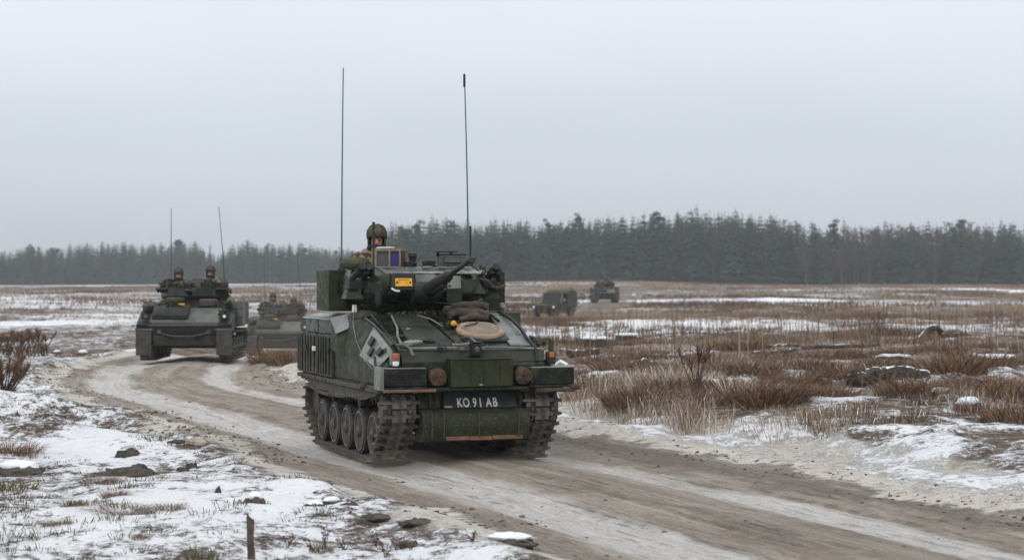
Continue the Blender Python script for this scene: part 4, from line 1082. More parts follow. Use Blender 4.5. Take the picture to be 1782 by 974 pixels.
    fs = [(2 * k, 2 * k + 1, 2 * k + 3, 2 * k + 2) for k in range(12)]
    m.add(vs, fs); fl = part('helmet_flap', m, 'camo_helmet'); so = fl.modifiers.new('solid', 'SOLIDIFY'); so.thickness = .012
    m = MB(); m.tube([(math.cos(R(20) * k - R(180)) * .098 + .012, math.sin(R(20) * k - R(180)) * .096, -.098 + .006 * math.sin(k)) for k in range(19)], [.030] * 19, 8); part('scarf', m, 'scarf')
    m = MB(); m.hexa([(.085, -.016, -.05), (.118, -.010, -.045), (.118, .010, -.045), (.085, .016, -.05), (.085, -.008, .0), (.098, -.005, .0), (.098, .005, .0), (.085, .008, .0)]); part('nose', m, 'skin', 60)
    for s in (1, -1):
        m = MB(); m.blob((.092, s * .034, -.012), (.012, .016, .009), 8, 6); part('eye', m, 'eye')
    m = MB(); m.blob((.088, 0, -.083), (.015, .03, .008), 8, 5); part('mouth', m, 'skin')
    return root

def world_of(root, p):                                   # a point of a vehicle's frame in the world
    return root.matrix_basis @ Vector(p)
lead_feet = world_of(lead, (-2.52, -.505, .985))
person('soldier in camouflage helmet and dark scarf, standing in the closest turret', lead_feet, R(-90), None, 0.0,
       la=((.12, .30, 1.20), (.30, .12, 1.20)), ra=((-.06, -.36, 1.30), (.20, -.26, 1.31)), turn=R(4))

# ------------------------------------------------------------------ convoy vehicles: boxy tracked carriers
def far_link_mesh():
    m = MB(); m.bx(-.03, .03, -.19, .19, -.01, .03); m.bx(-.062, .062, -.15, -.06, -.02, .012); m.bx(-.062, .062, .06, .15, -.02, .012); return m.mesh('track_link', M['steel'], 0)
FLINK = far_link_mesh()
M['flap'] = simple('muddy_flap', (.028, .027, .024), (.062, .056, .048), 6, .8, .5)
def carrier():
    v = empty('tracked_carrier')
    m = MB(); m.prism([(-4.5, .50), (-.5, .32), (-.22, .36), (-.06, .70), (-.02, .92), (-1.5, 1.52), (-4.5, 1.52)], -.80, .80); m.build('hull', M['black'], v, .015)
    m = MB(); m.hexa([(.0, -.90, .905), (.0, .86, .905), (-.03, .86, .895), (-.03, -.90, .895), (-.95, -.90, 1.33), (-.95, .86, 1.33), (-.98, .86, 1.315), (-.98, -.90, 1.315)]); m.build('glacis_plate', M['paint_plate'], v, .006)
    m = MB(); m.bx(-.10, -.04, -.85, .80, .78, .86); m.build('nose_bar', M['black'], v, .01)
    for b in (-.4, .3):
        m = MB(); m.tube([(-.07, b - .05, .62), (.0, b, .55), (-.07, b + .05, .62)], .025, 6); m.build('tow_eye', M['black'], v)
    m = MB(); m.hexa([(-.30, -.84, 1.05), (-.30, .06, 1.05), (-.75, .06, 1.25), (-.75, -.84, 1.25), (-.30, -.84, 1.17), (-.30, .06, 1.17), (-.72, .06, 1.42), (-.72, -.84, 1.42)]); bx_ = m.build('glacis_bin', M['paint_far'], v, .02)
    for c_, r_, n_ in (((-.80, -.38, 1.40), (.2, .46, .08), 320), ((-.45, .95, 1.18), (.2, .14, .16), 200), ((-1.2, .95, 1.42), (.3, .16, .10), 200), ((-1.1, -1.0, 1.40), (.35, .15, .12), 200)):
        m = MB(); leafy(m, c_, r_, n_, .045, 21 + n_); m.build('camouflage_net', M['net'], v, 0, 0)
    m = MB(); m.prism([(-.20, .40), (-.14, .40), (-.05, .66), (-.10, .66)], -.78, .78); m.build('lower_nose_plate', M['paint_far'], v, .01)
    for b_ in (-.62, .62):
        m = MB(); m.lathe([(.03, -.02), (.055, 0), (.055, .05), (.001, .055)], (-.06, b_, .74), 'x', 12); m.build('tow_boss', M['wheel'], v)
    m = MB(); m.tube([(-.02, -.6, .72), (.03, -.3, .64), (.03, .2, .63), (-.02, .58, .72)], .018, 6); m.build('tow_cable', M['wheel'], v)
    m = MB(); m.bx(-1.45, -1.05, .25, .70, 1.36, 1.56); m.build('deck_pack', M['canvas'], v, .05)
    m = MB(); m.bx(-1.5, -1.15, -.62, -.15, 1.46, 1.60); m.build('deck_pack', M['net'], v, .05)
    m = MB(); m.bx(-.74, -.66, -.22, -.06, 1.38, 1.45); m.build('orange_marker', M['yellow'], v, .006)
    for s in (-1, 1):
        y0, y1 = sorted((s * .80, s * 1.20))
        m = MB(); m.prism([(-4.45, .85), (-.05, .82), (-.02, .93), (-.55, 1.12), (-1.4, 1.40), (-4.45, 1.48)], y0 + .003, y1 - .003); m.build('sponson', M['paint_far'], v, .02)
        m = MB(); m.bx(-.10, .02, *sorted((s * .78, s * 1.22)), .78, .83); m.build('front_fender', M['paint_plate'], v, .006)
        m = MB(); m.bx(-.30, -.20, *sorted((s * .90, s * 1.08)), 1.06, 1.2); h = m.build('lamp_cluster', M['black'], v, .01)
        m = MB(); m.lathe([(.04, 0), (.04, .01), (.001, .015)], (-.2, s * .99, 1.13), 'x', 10); m.build('lens', M['lens_white'] if s > 0 else M['glass_grey'], h)
        for a in [-.80 - .66 * k for k in range(5)]: wheel_parts(v, a, .31, s * 1.0, .265, s, .24)
        sprocket(v, -.36, .60, s * 1.0, .23, s, 11)
        loop = track_loop((-.36, .58, .21), (-4.1, .50, .20), [-.8, -3.44], .27, .08); build_track(v, s * 1.0, loop, .15, FLINK, .30)
        m = MB(); m.hexa([(-.02, s * .81, .16), (-.02, s * 1.20, .16), (-.035, s * 1.20, .16), (-.035, s * .81, .16), (.0, s * .81, .78), (.0, s * 1.20, .78), (-.015, s * 1.20, .78), (-.015, s * .81, .78)]); m.build('mud_flap', M['flap'], v, .004)
    # column of square armour blocks on the left side
    for k in range(3):
        m = MB(); m.bx(-1.75, -1.2, 1.06, 1.36, .86 + .22 * k, 1.07 + .22 * k); m.build('side_block', M['paint_plate'], v, .015)
    for k in range(3):
        m = MB(); m.bx(-2.9, -2.2, -1.32, -1.205, .92 + .18 * k, 1.08 + .18 * k); m.build('side_block', M['paint_far'], v, .015)
    m = MB(); m.blob((-.95, -.98, 1.36), (.4, .2, .12), 12, 7, .12, 44); m.build('rolled_sheet', M['canvas'], v)
    PLc = [(-1.55, -.62), (-1.55, .62), (-1.95, .82), (-3.0, .82), (-3.2, .6), (-3.2, -.6), (-3.0, -.82), (-1.95, -.82)]
    def rz_(z, k): return [(-2.4 + (a + 2.4) * k, b * k, z) for a, b in PLc]
    m = MB(); m.loft([rz_(1.50, .86), rz_(1.62, 1.0), rz_(1.80, .96), rz_(1.87, .84)]); tr = m.build('turret', M['paint_far'], v, .02)
    m = MB(); m.bx(-1.62, -1.50, .12, .50, 1.62, 1.86); m.build('sight_box', M['black'], tr, .01)
    m = MB(); m.tube([(-1.6, -.05, 1.72), (-1.0, -.05, 1.76), (-.95, -.05, 1.76), (-.3, -.05, 1.80)], [.07, .06, .03, .025], 10); m.build('gun_barrel', M['black'], tr)
    for b in (-.42, .38):
        m = MB(); m.lathe([(.28, 0), (.34, 0), (.33, .08), (.28, .08)], (-2.4, b, 1.86), 'z', 20); m.build('hatch_ring', M['paint_far'], tr)
    m = MB(); m.bx(-2.0, -1.8, -.06, .22, 1.86, 2.02); m.build('roof_sight', M['paint_plate'], tr, .02)
    for c_, r_, n_ in (((-1.9, -.62, 1.90), (.25, .26, .18), 260), ((-1.9, .78, 1.76), (.3, .2, .26), 261), ((-1.7, -.2, 1.88), (.15, .3, .1), 160), ((-1.8, .45, 1.92), (.2, .25, .12), 180)):
        m = MB(); leafy(m, c_, r_, n_, .05, 22 + n_); m.build('camouflage_net', M['net'], tr, 0, 0)
    for b_, z_ in ((-.75, 1.66), (.0, 1.95), (.62, 1.94)):
        m = MB(); m.blob((-2.75, b_, z_), (.3, .2, .16), 12, 8, .12, int(b_ * 10) + 9); m.build('bedroll', M['canvas'], tr)
    for k in range(4):
        for s in (-1, 1):
            c = Vector((-1.68, s * (.66 + .07 * k), 1.74)); m = MB(); m.tube([c, c + Vector((.14, s * .02, .08))], .035, 8); m.build('smoke_discharger', M['black'], tr)
    for b, z1, l in ((-.72, 3.95, .0), (.70, 4.0, -.16)):
        m = MB(); m.tube([(-3.0, b, 1.8), (-3.0, b + l * .3, 2.7), (-3.0, b + l, z1)], [.013, .011, .008], 6); m.build('antenna', M['antenna_far'], tr)
    return v
def crew(v, spots):
    for (a, b, z, label, kw) in spots:
        ft = v.matrix_basis @ Vector((a, b, z))
        person(label, ft, v.rotation_euler.z, None, **kw)
car = carrier()
def put(v, x, y, psi, zoff=0.0):
    v.location = (x, y, H(x, y) + zoff); v.rotation_euler = (0, 0, R(psi) - R(90))
    bpy.context.view_layer.update()
put(car, -8.23, 50, 2)
tag(car, 'grey-green tracked carrier facing us at the bend of the muddy road', 'armoured vehicle', 'carriers following the lead vehicle')
crew(car, [(-2.35, -.42, .58, 'helmeted soldier on the left side of the turret, carrier at the bend', dict(bend=.12, la=((.2, .28, 1.22), (.32, .02, 1.25)), ra=((.15, -.34, 1.22), (.32, -.12, 1.25)))),
           (-2.3, .40, .64, 'helmeted soldier on the right side of the turret, carrier at the bend', dict())])
c2 = copy_tree(car); put(c2, -8.8, 75, 3)
tag(c2, 'tracked carrier half hidden behind the lead vehicle, second in the following line', 'armoured vehicle', 'carriers following the lead vehicle')
crew(c2, [(-2.35, -.35, .62, 'helmeted soldier standing higher in the half-hidden carrier turret', dict()),
          (-2.35, .45, .45, 'helmeted soldier sitting lower beside the lead vehicle, in the half-hidden carrier', dict(bend=.1))])
c3 = copy_tree(car); put(c3, 9.2, 193, 4)
tag(c3, 'small distant tracked carrier seen head-on in the brown field below the forest', 'armoured vehicle', 'carriers following the lead vehicle')
crew(c3, [(-2.35, .38, .62, 'tiny soldier standing in the turret of the most distant carrier', dict())])

# ------------------------------------------------------------------ light utility truck far out in the field
u = empty('utility_truck')
m = MB(); m.bx(-4.0, -.1, -.75, .75, .45, .75); m.build('chassis', M['black'], u, .02)
m = MB(); m.prism([(-1.35, .70), (-.02, .70), (.0, .95), (-.05, 1.02), (-1.35, 1.12)], -.62, .62); bo = m.build('bonnet', M['paint_far'], u, .03)
for s in (-1, 1):
    m = MB(); m.bx(-.85, .02, *sorted((s * .62, s * .88)), .78, .98); fw = m.build('wing', M['paint_far'], u, .04)
    m = MB(); m.lathe([(.08, 0), (.085, .02), (.001, .03)], (.02, s * .74, .88), 'x', 12); m.build('headlamp', M['lens_white'], fw)
    m = MB(); m.bx(-1.30, -1.27, *sorted((s * .92, s * 1.10)), 1.25, 1.45); m.build('wing_mirror', M['paint_light'], u, .01)
    for a in (-.45, -3.1):
        m = MB(); m.lathe([(.18, -.11), (.38, -.12), (.40, -.08), (.40, .08), (.38, .12), (.18, .11)], (a, s * .72, .40), 'y', 20); w = m.build('wheel', M['rubber'], u)
        m = MB(); m.lathe([(.22, s * .0), (.22, s * .10), (.06, s * .08), (.05, s * .13), (.001, s * .13)], (a, s * .72, .40), 'y', 14); m.build('rim', M['wheel'], w)
m = MB(); m.bx(-.02, .08, -.85, .85, .55, .67); m.build('bumper', M['black'], u, .02)
m = MB(); m.bx(.0, .02, -.45, .45, .72, .95); m.build('grille', M['black'], u, .01)
m = MB(); m.hexa([(-2.3, -.84, .75), (-1.3, -.84, .75), (-1.3, .84, .75), (-2.3, .84, .75), (-2.3, -.80, 1.12), (-1.3, -.80, 1.12), (-1.3, .80, 1.12), (-2.3, .80, 1.12)]); m.build('cab', M['paint_far'], u, .02)
m = MB(); m.bx(-2.3, -1.62, -.76, .76, 1.78, 1.86); m.build('cab_roof', M['canvas'], u, .03)
for s in (-1, 1):
    m = MB(); m.tube([(-1.3, s * .77, 1.12), (-1.60, s * .74, 1.80)], .03, 6); m.build('windscreen_pillar', M['paint_light'], u)
    m = MB(); m.bx(-2.3, -2.22, *sorted((s * .70, s * .78)), 1.12, 1.78); m.build('cab_pillar', M['paint_far'], u)
m = MB(); m.hexa([(-1.32, -.72, 1.13), (-1.32, .72, 1.13), (-1.34, .72, 1.13), (-1.34, -.72, 1.13), (-1.60, -.70, 1.78), (-1.60, .70, 1.78), (-1.62, .70, 1.78), (-1.62, -.70, 1.78)]); m.build('windscreen', M['black'], u)
m = MB(); m.prism([(-4.1, .78), (-2.34, .78), (-2.34, 1.85), (-2.5, 2.02), (-3.2, 2.08), (-3.95, 2.0), (-4.1, 1.8)], -.86, .86); cv = m.build('canvas_cover', M['net'], u, .08)
m = MB(); m.tube([(-3.9, .5, 2.0), (-3.9, .5, 2.2)], .05, 8); m.build('roof_vent', M['black'], cv)
put(u, 2.2, 138, -24, -.12)
tag(u, 'small military truck with dark canvas cover, half sunk behind brown grass in the field', 'truck')
# ------------------------------------------------------------------ forest
def spruce_mesh(seed, levels=24, per=7, slim=.17, sub=2):
    rd = random.Random(seed); m = MB()
    m.tube([(0, 0, 0), (.002, 0, .5), (0, 0, .99)], [.012, .008, .002], 5, False)
    nt_ = len(m.f); 
    skew = rd.uniform(-.02, .02)
    for i in range(levels):
        h = .08 + .88 * (i + rd.uniform(-.3, .3)) / levels
        rad = slim * (1 - h) ** .85 * rd.uniform(.72, 1.12) + .018
        if h < .25: rad *= .85 + h * .6
        k0 = rd.random() * 6.28; n = per if h < .8 else per - 2
        for k in range(n):
            a = k0 + 6.283 * k / n + rd.uniform(-.3, .3); L = rad * rd.uniform(.6, 1.25)
            c, s = math.cos(a), math.sin(a); dz = -.28 * L + rd.uniform(-.012, .012); w = L * rd.uniform(.22, .36)
            r0 = Vector((skew * h, 0, h)); tip = r0 + Vector((c * L, s * L, dz)); mid = r0 + Vector((c, s, 0)) * L * .55 + Vector((0, 0, dz * .25 + .006))
            l = mid + Vector((-s, c, -.35)) * w; r_ = mid + Vector((s, -c, -.35)) * w
            m.add([r0, l, tip, r_, mid], [(0, 1, 4), (1, 2, 4), (4, 2, 3), (0, 4, 3)])
            for q in range(sub):
                u = rd.uniform(.3, .95); b = r0 + (tip - r0) * u; sg = rd.choice((-1, 1))
                t2 = b + Vector((-s * sg * w * .9 + c * w * .5, c * sg * w * .9 + s * w * .5, -rd.uniform(.01, .035)))
                m.add([b, t2, b + Vector((c * w * .5, s * w * .5, -.012))], [(0, 1, 2)])
    me = m.mesh('spruce', M['spruce'], 0); me.materials.append(M['bark'])
    for k in range(nt_): me.polygons[k].material_index = 1
    return me
def bare_mesh(seed, nb=46, twigs=7):
    rd = random.Random(seed); m = MB()
    top = Vector((rd.uniform(-.04, .04), rd.uniform(-.04, .04), .93))
    m.tube([(0, 0, 0), top * .5 + Vector((rd.uniform(-.01, .01), 0, 0)), top], [.010, .0065, .002], 5, False)
    for i in range(nb):
        h = rd.uniform(.22, .96); p = top * h; a = rd.random() * 6.28; L = (1 - h) * .28 + .04; L *= rd.uniform(.6, 1.2); up = rd.uniform(.6, 1.5)
        d = Vector((math.cos(a), math.sin(a), up)).normalized(); q = p + d * L
        m.tube([p, q], [.0032, .0012], 3, False)
        for k in range(twigs):
            b = p + (q - p) * rd.uniform(.3, 1); e_ = b + Vector((rd.gauss(0, .5), rd.gauss(0, .5), rd.uniform(.2, 1.2))) * L * .45
            w = Vector((rd.gauss(0, 1), rd.gauss(0, 1), 0)).normalized() * .0042
            m.add([b - w, b + w, e_], [(0, 1, 2)])
    return m.mesh('bare_tree', M['bare'], 0)
def pine_mesh(seed):
    rd = random.Random(seed); m = MB()
    m.tube([(0, 0, 0), (.005, 0, .5), (0, .004, .95)], [.013, .010, .004], 5, False); nt_ = len(m.f)
    for i in range(46):
        h = rd.uniform(.35, 1.0); a = rd.random() * 6.28; L = .17 * (1.04 - h) ** .6 * rd.uniform(.3, 1.1)
        c = Vector((math.cos(a) * L, math.sin(a) * L, h)); leafy(m, c, (.05, .05, .03), 18, .024, seed * 100 + i)
    me = m.mesh('pine', M['pine'], 0); me.materials.append(M['bark'])
    for k in range(nt_): me.polygons[k].material_index = 1
    return me
SPR = [spruce_mesh(s, 26, 9, (.17, .20, .23, .19, .25, .21)[s % 6], 1) for s in range(6)]
BARE = [bare_mesh(100 + s) for s in range(5)]
PIN = [pine_mesh(200 + s) for s in range(3)]
SKYL = np.array([(-900, 430), (0, 436), (40, 428), (100, 427), (150, 420), (250, 420), (340, 417), (355, 432), (380, 440), (400, 426), (432, 414), (455, 426), (500, 420), (560, 428), (625, 432),
                 (645, 420), (668, 392), (700, 388), (720, 384), (760, 378), (830, 383), (870, 376), (950, 384), (1050, 374), (1100, 376), (1150, 371), (1210, 362), (1300, 367), (1345, 371), (1400, 382), (1440, 388), (1500, 386), (1600, 381), (1700, 382), (1782, 383), (2700, 380)], float)
def edge_dist(px): return 620 - 200 * sstep(600, 690, np.asarray(px, float))
fr = random.Random(3)
def place_tree(px, dist, top_py, kindw):
    x = (px - 891) / FOC * dist; z = H(x, dist)
    h = (EYE - (top_py - 485) * dist / FOC) - z
    return x, dist, z - .15, h
trees = []
def kind_at(px):
    q = fr.random()
    br = float(np.interp(px, [0, 640, 900, 1230, 1330, 1450, 1800], [.12, .10, .06, .12, .35, .62, .60]))
    if q < br: return 'bare'
    return 'pine' if fr.random() < (.20 if px < 640 else .12) else 'spruce'
n_front = 300
pxs = np.linspace(-15, 1800, n_front)
for k, px in enumerate(pxs):
    px = px + fr.uniform(-5, 5); d0 = float(edge_dist(px)); dist = d0 + fr.uniform(0, 9) + (k % 3) * 5
    top = float(np.interp(px, SKYL[:, 0], SKYL[:, 1])); full = (492 - top) * 1.03
    f = (.90, .99, .95)[k % 3] + fr.uniform(-.08, .05)
    if fr.random() < .10: f += .08
    x, y, z, h = place_tree(px, dist, 492 - full * f, None)
    trees.append((px, x, y, z, h, kind_at(px)))
LBL = {'spruce': ('spruce_tree', 'dark spruce in the front rows of the distant forest', 'spruces along the far forest edge'),
       'pine': ('pine_tree', 'bare-stemmed pine in the front rows of the distant forest', 'pines along the far forest edge'),
       'bare': ('bare_tree', 'leafless grey-brown tree in the front rows of the distant forest', 'leafless trees along the far forest edge')}
special = [(681, 'spruce', 379, 'slim rounded spruce standing clear of the forest just right of the turret soldier', 'spruce_tree'),
           (700, 'spruce', 384, 'pointed spruce, second of two slim spires right of the turret soldier', 'spruce_tree'),
           (366, 'spruce', 420, 'lone pale spruce in the dip of the skyline above the carrier at the bend', 'spruce_tree'),
           (1202, 'spruce', 358, 'tallest pointed spruce on the skyline near the middle of the right-hand forest', 'spruce_tree'),
           (432, 'spruce', 412, 'tall spired spruce standing above the half-hidden carrier', 'spruce_tree')]
for px, kd, top, lab, nm in special:
    d = float(edge_dist(px)) + (3 if px != 366 else 60)
    x, y, z, h = place_tree(px, d, top, None)
    o = link(nm, SPR[int(px) % 6]); o.location = (x, y, z); w = h * (.80 if px != 1202 else 1.0); o.scale = (w, w, h); o.rotation_euler = (0, 0, fr.uniform(0, 6))
    tag(o, lab, 'tree', 'skyline spruces')
trees = trees[:295]
for px, x, y, z, h, kd in trees:
    me = fr.choice({'spruce': SPR, 'pine': PIN, 'bare': BARE}[kd])
    nm, lab, grp = LBL[kd]
    lab = lab + (', far left' if px < 290 else ', above the bend' if px < 435 else ', left of the lead vehicle' if px < 590 else ', behind the lead vehicle' if px < 880 else ', above the distant truck' if px < 1110 else ', right-hand half' if px < 1450 else ', at the right end')
    o = link(nm, me); o.location = (x, y, z); w = h * fr.uniform(.85, 1.25) * (1.2 if kd == 'bare' else 1); o.scale = (w, w, h); o.rotation_euler = (0, 0, fr.uniform(0, 6.28))
    tag(o, lab, 'tree', grp)
# the wood behind and beyond the frame: one mass
def mesh_arrays(me):
    n = len(me.vertices); co = np.empty(n * 3, np.float32); me.vertices.foreach_get('co', co)
    me.calc_loop_triangles(); t = np.empty(len(me.loop_triangles) * 3, np.int32); me.loop_triangles.foreach_get('vertices', t)
    return co.reshape(-1, 3), t.reshape(-1, 3)
def merge(name, items, mats):
    V_, T_, MI = [], [], []; off = 0
    for (co, tr, mi), loc, rz, sx, sz in items:
        c, s = math.cos(rz), math.sin(rz)
        p = np.stack([(co[:, 0] * c - co[:, 1] * s) * sx + loc[0], (co[:, 0] * s + co[:, 1] * c) * sx + loc[1], co[:, 2] * sz + loc[2]], -1)
        V_.append(p); T_.append(tr + off); MI.append(np.full(len(tr), mi, np.int32)); off += len(co)
    V_ = np.vstack(V_); T_ = np.vstack(T_); MI = np.concatenate(MI)
    me = bpy.data.meshes.new(name)
    me.vertices.add(len(V_)); me.vertices.foreach_set('co', V_.astype(np.float32).ravel())
    me.loops.add(T_.size); me.loops.foreach_set('vertex_index', T_.ravel().astype(np.int32))
    me.polygons.add(len(T_)); me.polygons.foreach_set('loop_start', (np.arange(len(T_)) * 3).astype(np.int32))
    me.polygons.foreach_set('material_index', MI)
    me.update(calc_edges=True)
    for q in mats: me.materials.append(q)
    return link(name, me)
LOW = [(*mesh_arrays(spruce_mesh(300 + s, 14, 6, .26, 0)), 0) for s in range(4)]
LOWB = [(*mesh_arrays(bare_mesh(400 + s, 26, 5)), 1) for s in range(3)]
items = []
for k in range(1750):
    inside = k < 1420
    px = fr.uniform(-30, 1815) if inside else (fr.uniform(-620, -20) if k % 2 else fr.uniform(1800, 2450))
    dist = float(edge_dist(px)) + (fr.uniform(3, 55) if inside else fr.uniform(0, 60))
    top = float(np.interp(px, SKYL[:, 0], SKYL[:, 1])); full = 492 - top
    x, y, z, h = place_tree(px, dist, 492 - full * fr.choice((fr.uniform(.6, .9), fr.uniform(.88, 1.0), fr.uniform(.88, 1.0))), None)
    src = fr.choice(LOWB) if kind_at(px) == 'bare' else fr.choice(LOW)
    items.append((src, (x, y, z), fr.uniform(0, 6.28), h * fr.uniform(1.0, 1.4), h))
o = merge('forest', items, [M['spruce'], M['bare']])
tag(o, 'deep mass of the far forest behind its front trees', 'forest', kind='stuff')
# ------------------------------------------------------------------ grass and small growth
def blades(name, roots, hts, wid, lean, tint, mat, bend=True, az=None):
    """roots (n,3). Each blade: tapered, kinked strip."""
    n = len(roots); az = rng.random(n) * 2 * np.pi if az is None else az
    dirx, diry = np.cos(az), np.sin(az); fx = rng.random(n) * np.pi; sx, sy = np.cos(fx) * wid * .5, np.sin(fx) * wid * .5
    r = roots; zero = np.zeros(n)
    a = r + np.stack([-sx, -sy, zero - .03], -1); b = r + np.stack([sx, sy, zero - .03], -1)
    mid = r + np.stack([dirx * lean * hts * .35, diry * lean * hts * .35, hts * .62], -1)
    drop = np.clip(lean, 0, .9)
    tip = r + np.stack([dirx * lean * hts, diry * lean * hts, hts * (1 - .45 * drop)], -1)
    if bend:
        c = mid + np.stack([sx, sy, zero], -1) * .7; d = mid - np.stack([sx, sy, zero], -1) * .7
        V_ = np.stack([a, b, c, d, tip], 1).reshape(-1, 3); base = np.arange(n)[:, None] * 5
        T_ = np.concatenate([base + [0, 1, 2], base + [0, 2, 3], base + [3, 2, 4]], 1).reshape(-1, 3); rep = 5
    else:
        V_ = np.stack([a, b, tip], 1).reshape(-1, 3); T_ = (np.arange(n)[:, None] * 3 + [0, 1, 2]); rep = 3
    me = bpy.data.meshes.new(name)
    me.vertices.add(len(V_)); me.vertices.foreach_set('co', V_.astype(np.float32).ravel())
    me.loops.add(T_.size); me.loops.foreach_set('vertex_index', T_.ravel().astype(np.int32))
    me.polygons.add(len(T_)); me.polygons.foreach_set('loop_start', (np.arange(len(T_)) * 3).astype(np.int32))
    me.update(calc_edges=True)
    at = me.attributes.new('tint', 'FLOAT', 'POINT'); at.data.foreach_set('value', np.repeat(np.clip(tint, 0, 1), rep).astype(np.float32))
    me.materials.append(M[mat])
    return link(name, me)
def tuft_roots(cx, cy, per, spread):
    n = len(cx); x = np.repeat(cx, per); y = np.repeat(cy, per); k = len(x)
    rr = spread * np.sqrt(rng.random(k)); a = rng.random(k) * 2 * np.pi
    return x + rr * np.cos(a), y + rr * np.sin(a), a
def masks(x, y):
    s, t = road_coords(x, y); rd_, ru, sn, sa = cover(x, y, s, t); return s, t, rd_, sn, sa, half_width(s, y)
def field(y0, y1, n, ang=(-.30, .32)):
    # even over the ground inside a wedge that is wider than the view
    y = np.sqrt(rng.random(n) * (y1 ** 2 - y0 ** 2) + y0 ** 2); x = (ang[0] + (ang[1] - ang[0]) * rng.random(n)) * y; return x, y

# the open spots round stumps and logs stay short
STUMPS = [survey(*q) for q in ((1033, 618), (1090, 604), (1733, 662), (1556, 655), (1500, 721), (1545, 717), (1590, 713), (1355, 636), (1460, 630), (1116, 676), (1622, 602), (1015, 638), (1420, 712))]
def near_stump(x, y):
    q = np.ones_like(x)
    for sx0, sy0 in STUMPS: q = np.minimum(q, .28 + .72 * sstep(.7, 2.6, np.hypot(x - sx0, (y - sy0) * .8)))
    return q
# near right: dense rough grass
x, y = field(25, 62, 15000, (-.02, .30))
s, t, rd_, sn, sa, w = masks(x, y)
clump = fbm(x * .55 + 3, y * .40 + 8, 4); dens = np.clip((clump - .36) * 4.6, .05, 1) * (1 - .85 * sstep(.52, .9, sn)) * sstep(w + 1.5, w + 2.7, t + (clump - .5) * 2)
k = rng.random(len(x)) < dens; x, y, cl = x[k], y[k], clump[k]
x = x[:4400]; y = y[:4400]; cl = cl[:4400]
px_, py_, a_ = tuft_roots(x, y, 44, .24)
hh = np.repeat((.10 + .36 * np.clip((cl - .38) * 3.2, 0, 1) * rng.uniform(.35, 1.3, len(cl))) * near_stump(x, y) * (1 - .45 * sstep(36, 46, y)), 44) * rng.uniform(.30, 1.15, len(px_))
tt = np.repeat(np.clip(.10 + 1.5 * (fbm(x * .35 + 21, y * .35, 3) - .34), 0, .72), 44) + rng.normal(0, .16, len(px_))
tt = np.where(rng.random(len(px_)) < .05, 1.0, np.clip(tt, 0, .82))
tt = tt + np.where(rng.random(len(tt)) < .12, .25, 0)
rt = np.stack([px_, py_, height(px_, py_)], -1)
o = blades('dry_grass', rt, hh, rng.uniform(.004, .011, len(hh)), rng.uniform(.2, 1.5, len(hh)), tt, 'grass', True, a_ + rng.normal(0, 1.3, len(a_)))
tag(o, 'rough dry brown grass covering the field right of the road', 'grass', kind='stuff')
# mid distance, both sides
x, y = field(48, 150, 30000)
s, t, rd_, sn, sa, w = masks(x, y)
clump = fbm(x * .22 + 3, y * .12 + 8, 4); dens = np.clip((clump - .36) * 4, .05, 1) * (1 - .9 * sstep(.48, .8, sn)) * (np.abs(t) > w + .6)
dens = dens * np.where(x < -3, .35, 1.0)
k = rng.random(len(x)) < dens; x, y, cl = x[k], y[k], clump[k]
px_, py_, a_ = tuft_roots(x, y, 16, .35)
hh = np.repeat((np.where(x < -3, .10, .12) + np.where(x < -3, .08, .20) * np.clip((cl - .36) * 3, 0, 1)) * near_stump(x, y), 16) * rng.uniform(.4, 1.2, len(px_))
tt = np.clip(np.repeat(.12 + 1.3 * (fbm(x * .12 + 21, y * .08, 3) - .36), 16) + rng.normal(0, .10, len(px_)), 0, .7)
rt = np.stack([px_, py_, height(px_, py_)], -1)
o = blades('field_grass', rt, hh, rng.uniform(.016, .04, len(hh)), rng.uniform(.1, .8, len(hh)), tt, 'grass', False, a_)
tag(o, 'brown grass of the middle field on both sides of the road', 'grass', kind='stuff')
# far field
x, y = field(140, 415, 60000)
s, t, rd_, sn, sa, w = masks(x, y)
clump = fbm(x * .10 + 3, y * .04 + 8, 4); dens = np.clip((clump - .38) * 4, .04, 1) * (1 - sstep(.42, .70, sn)) * (np.abs(t) > w + .8)
k = rng.random(len(x)) < dens; x, y = x[k], y[k]
px_, py_, a_ = tuft_roots(x, y, 4, .8)
hh = rng.uniform(.15, .62, len(px_)); tt = np.clip(np.repeat(.10 + 1.2 * (fbm(x * .05 + 21, y * .03, 3) - .36), 4) + rng.normal(0, .09, len(px_)), 0, .6)
rt = np.stack([px_, py_, height(px_, py_)], -1)
o = blades('distant_grass', rt, hh, rng.uniform(.06, .16, len(hh)), rng.uniform(.1, .8, len(hh)), tt, 'grass', False, a_)
tag(o, 'brown grass of the far field below the forest', 'grass', kind='stuff')
# weed stalks that stand out of the snow
x, y = field(42, 120, 2600, (-.02, .30))
s, t, rd_, sn, sa, w = masks(x, y); k = (t > w + 1.5); x, y = x[k], y[k]
rt = np.stack([x, y, height(x, y)], -1)
o = blades('weed_stalks', rt, rng.uniform(.45, 1.25, len(x)), rng.uniform(.012, .03, len(x)), rng.uniform(0, .22, len(x)), np.clip(rng.normal(.25, .18, len(x)), 0, .7), 'grass', True)
tag(o, 'thin dead weed stalks standing out of the snowy field', 'weeds', kind='stuff')
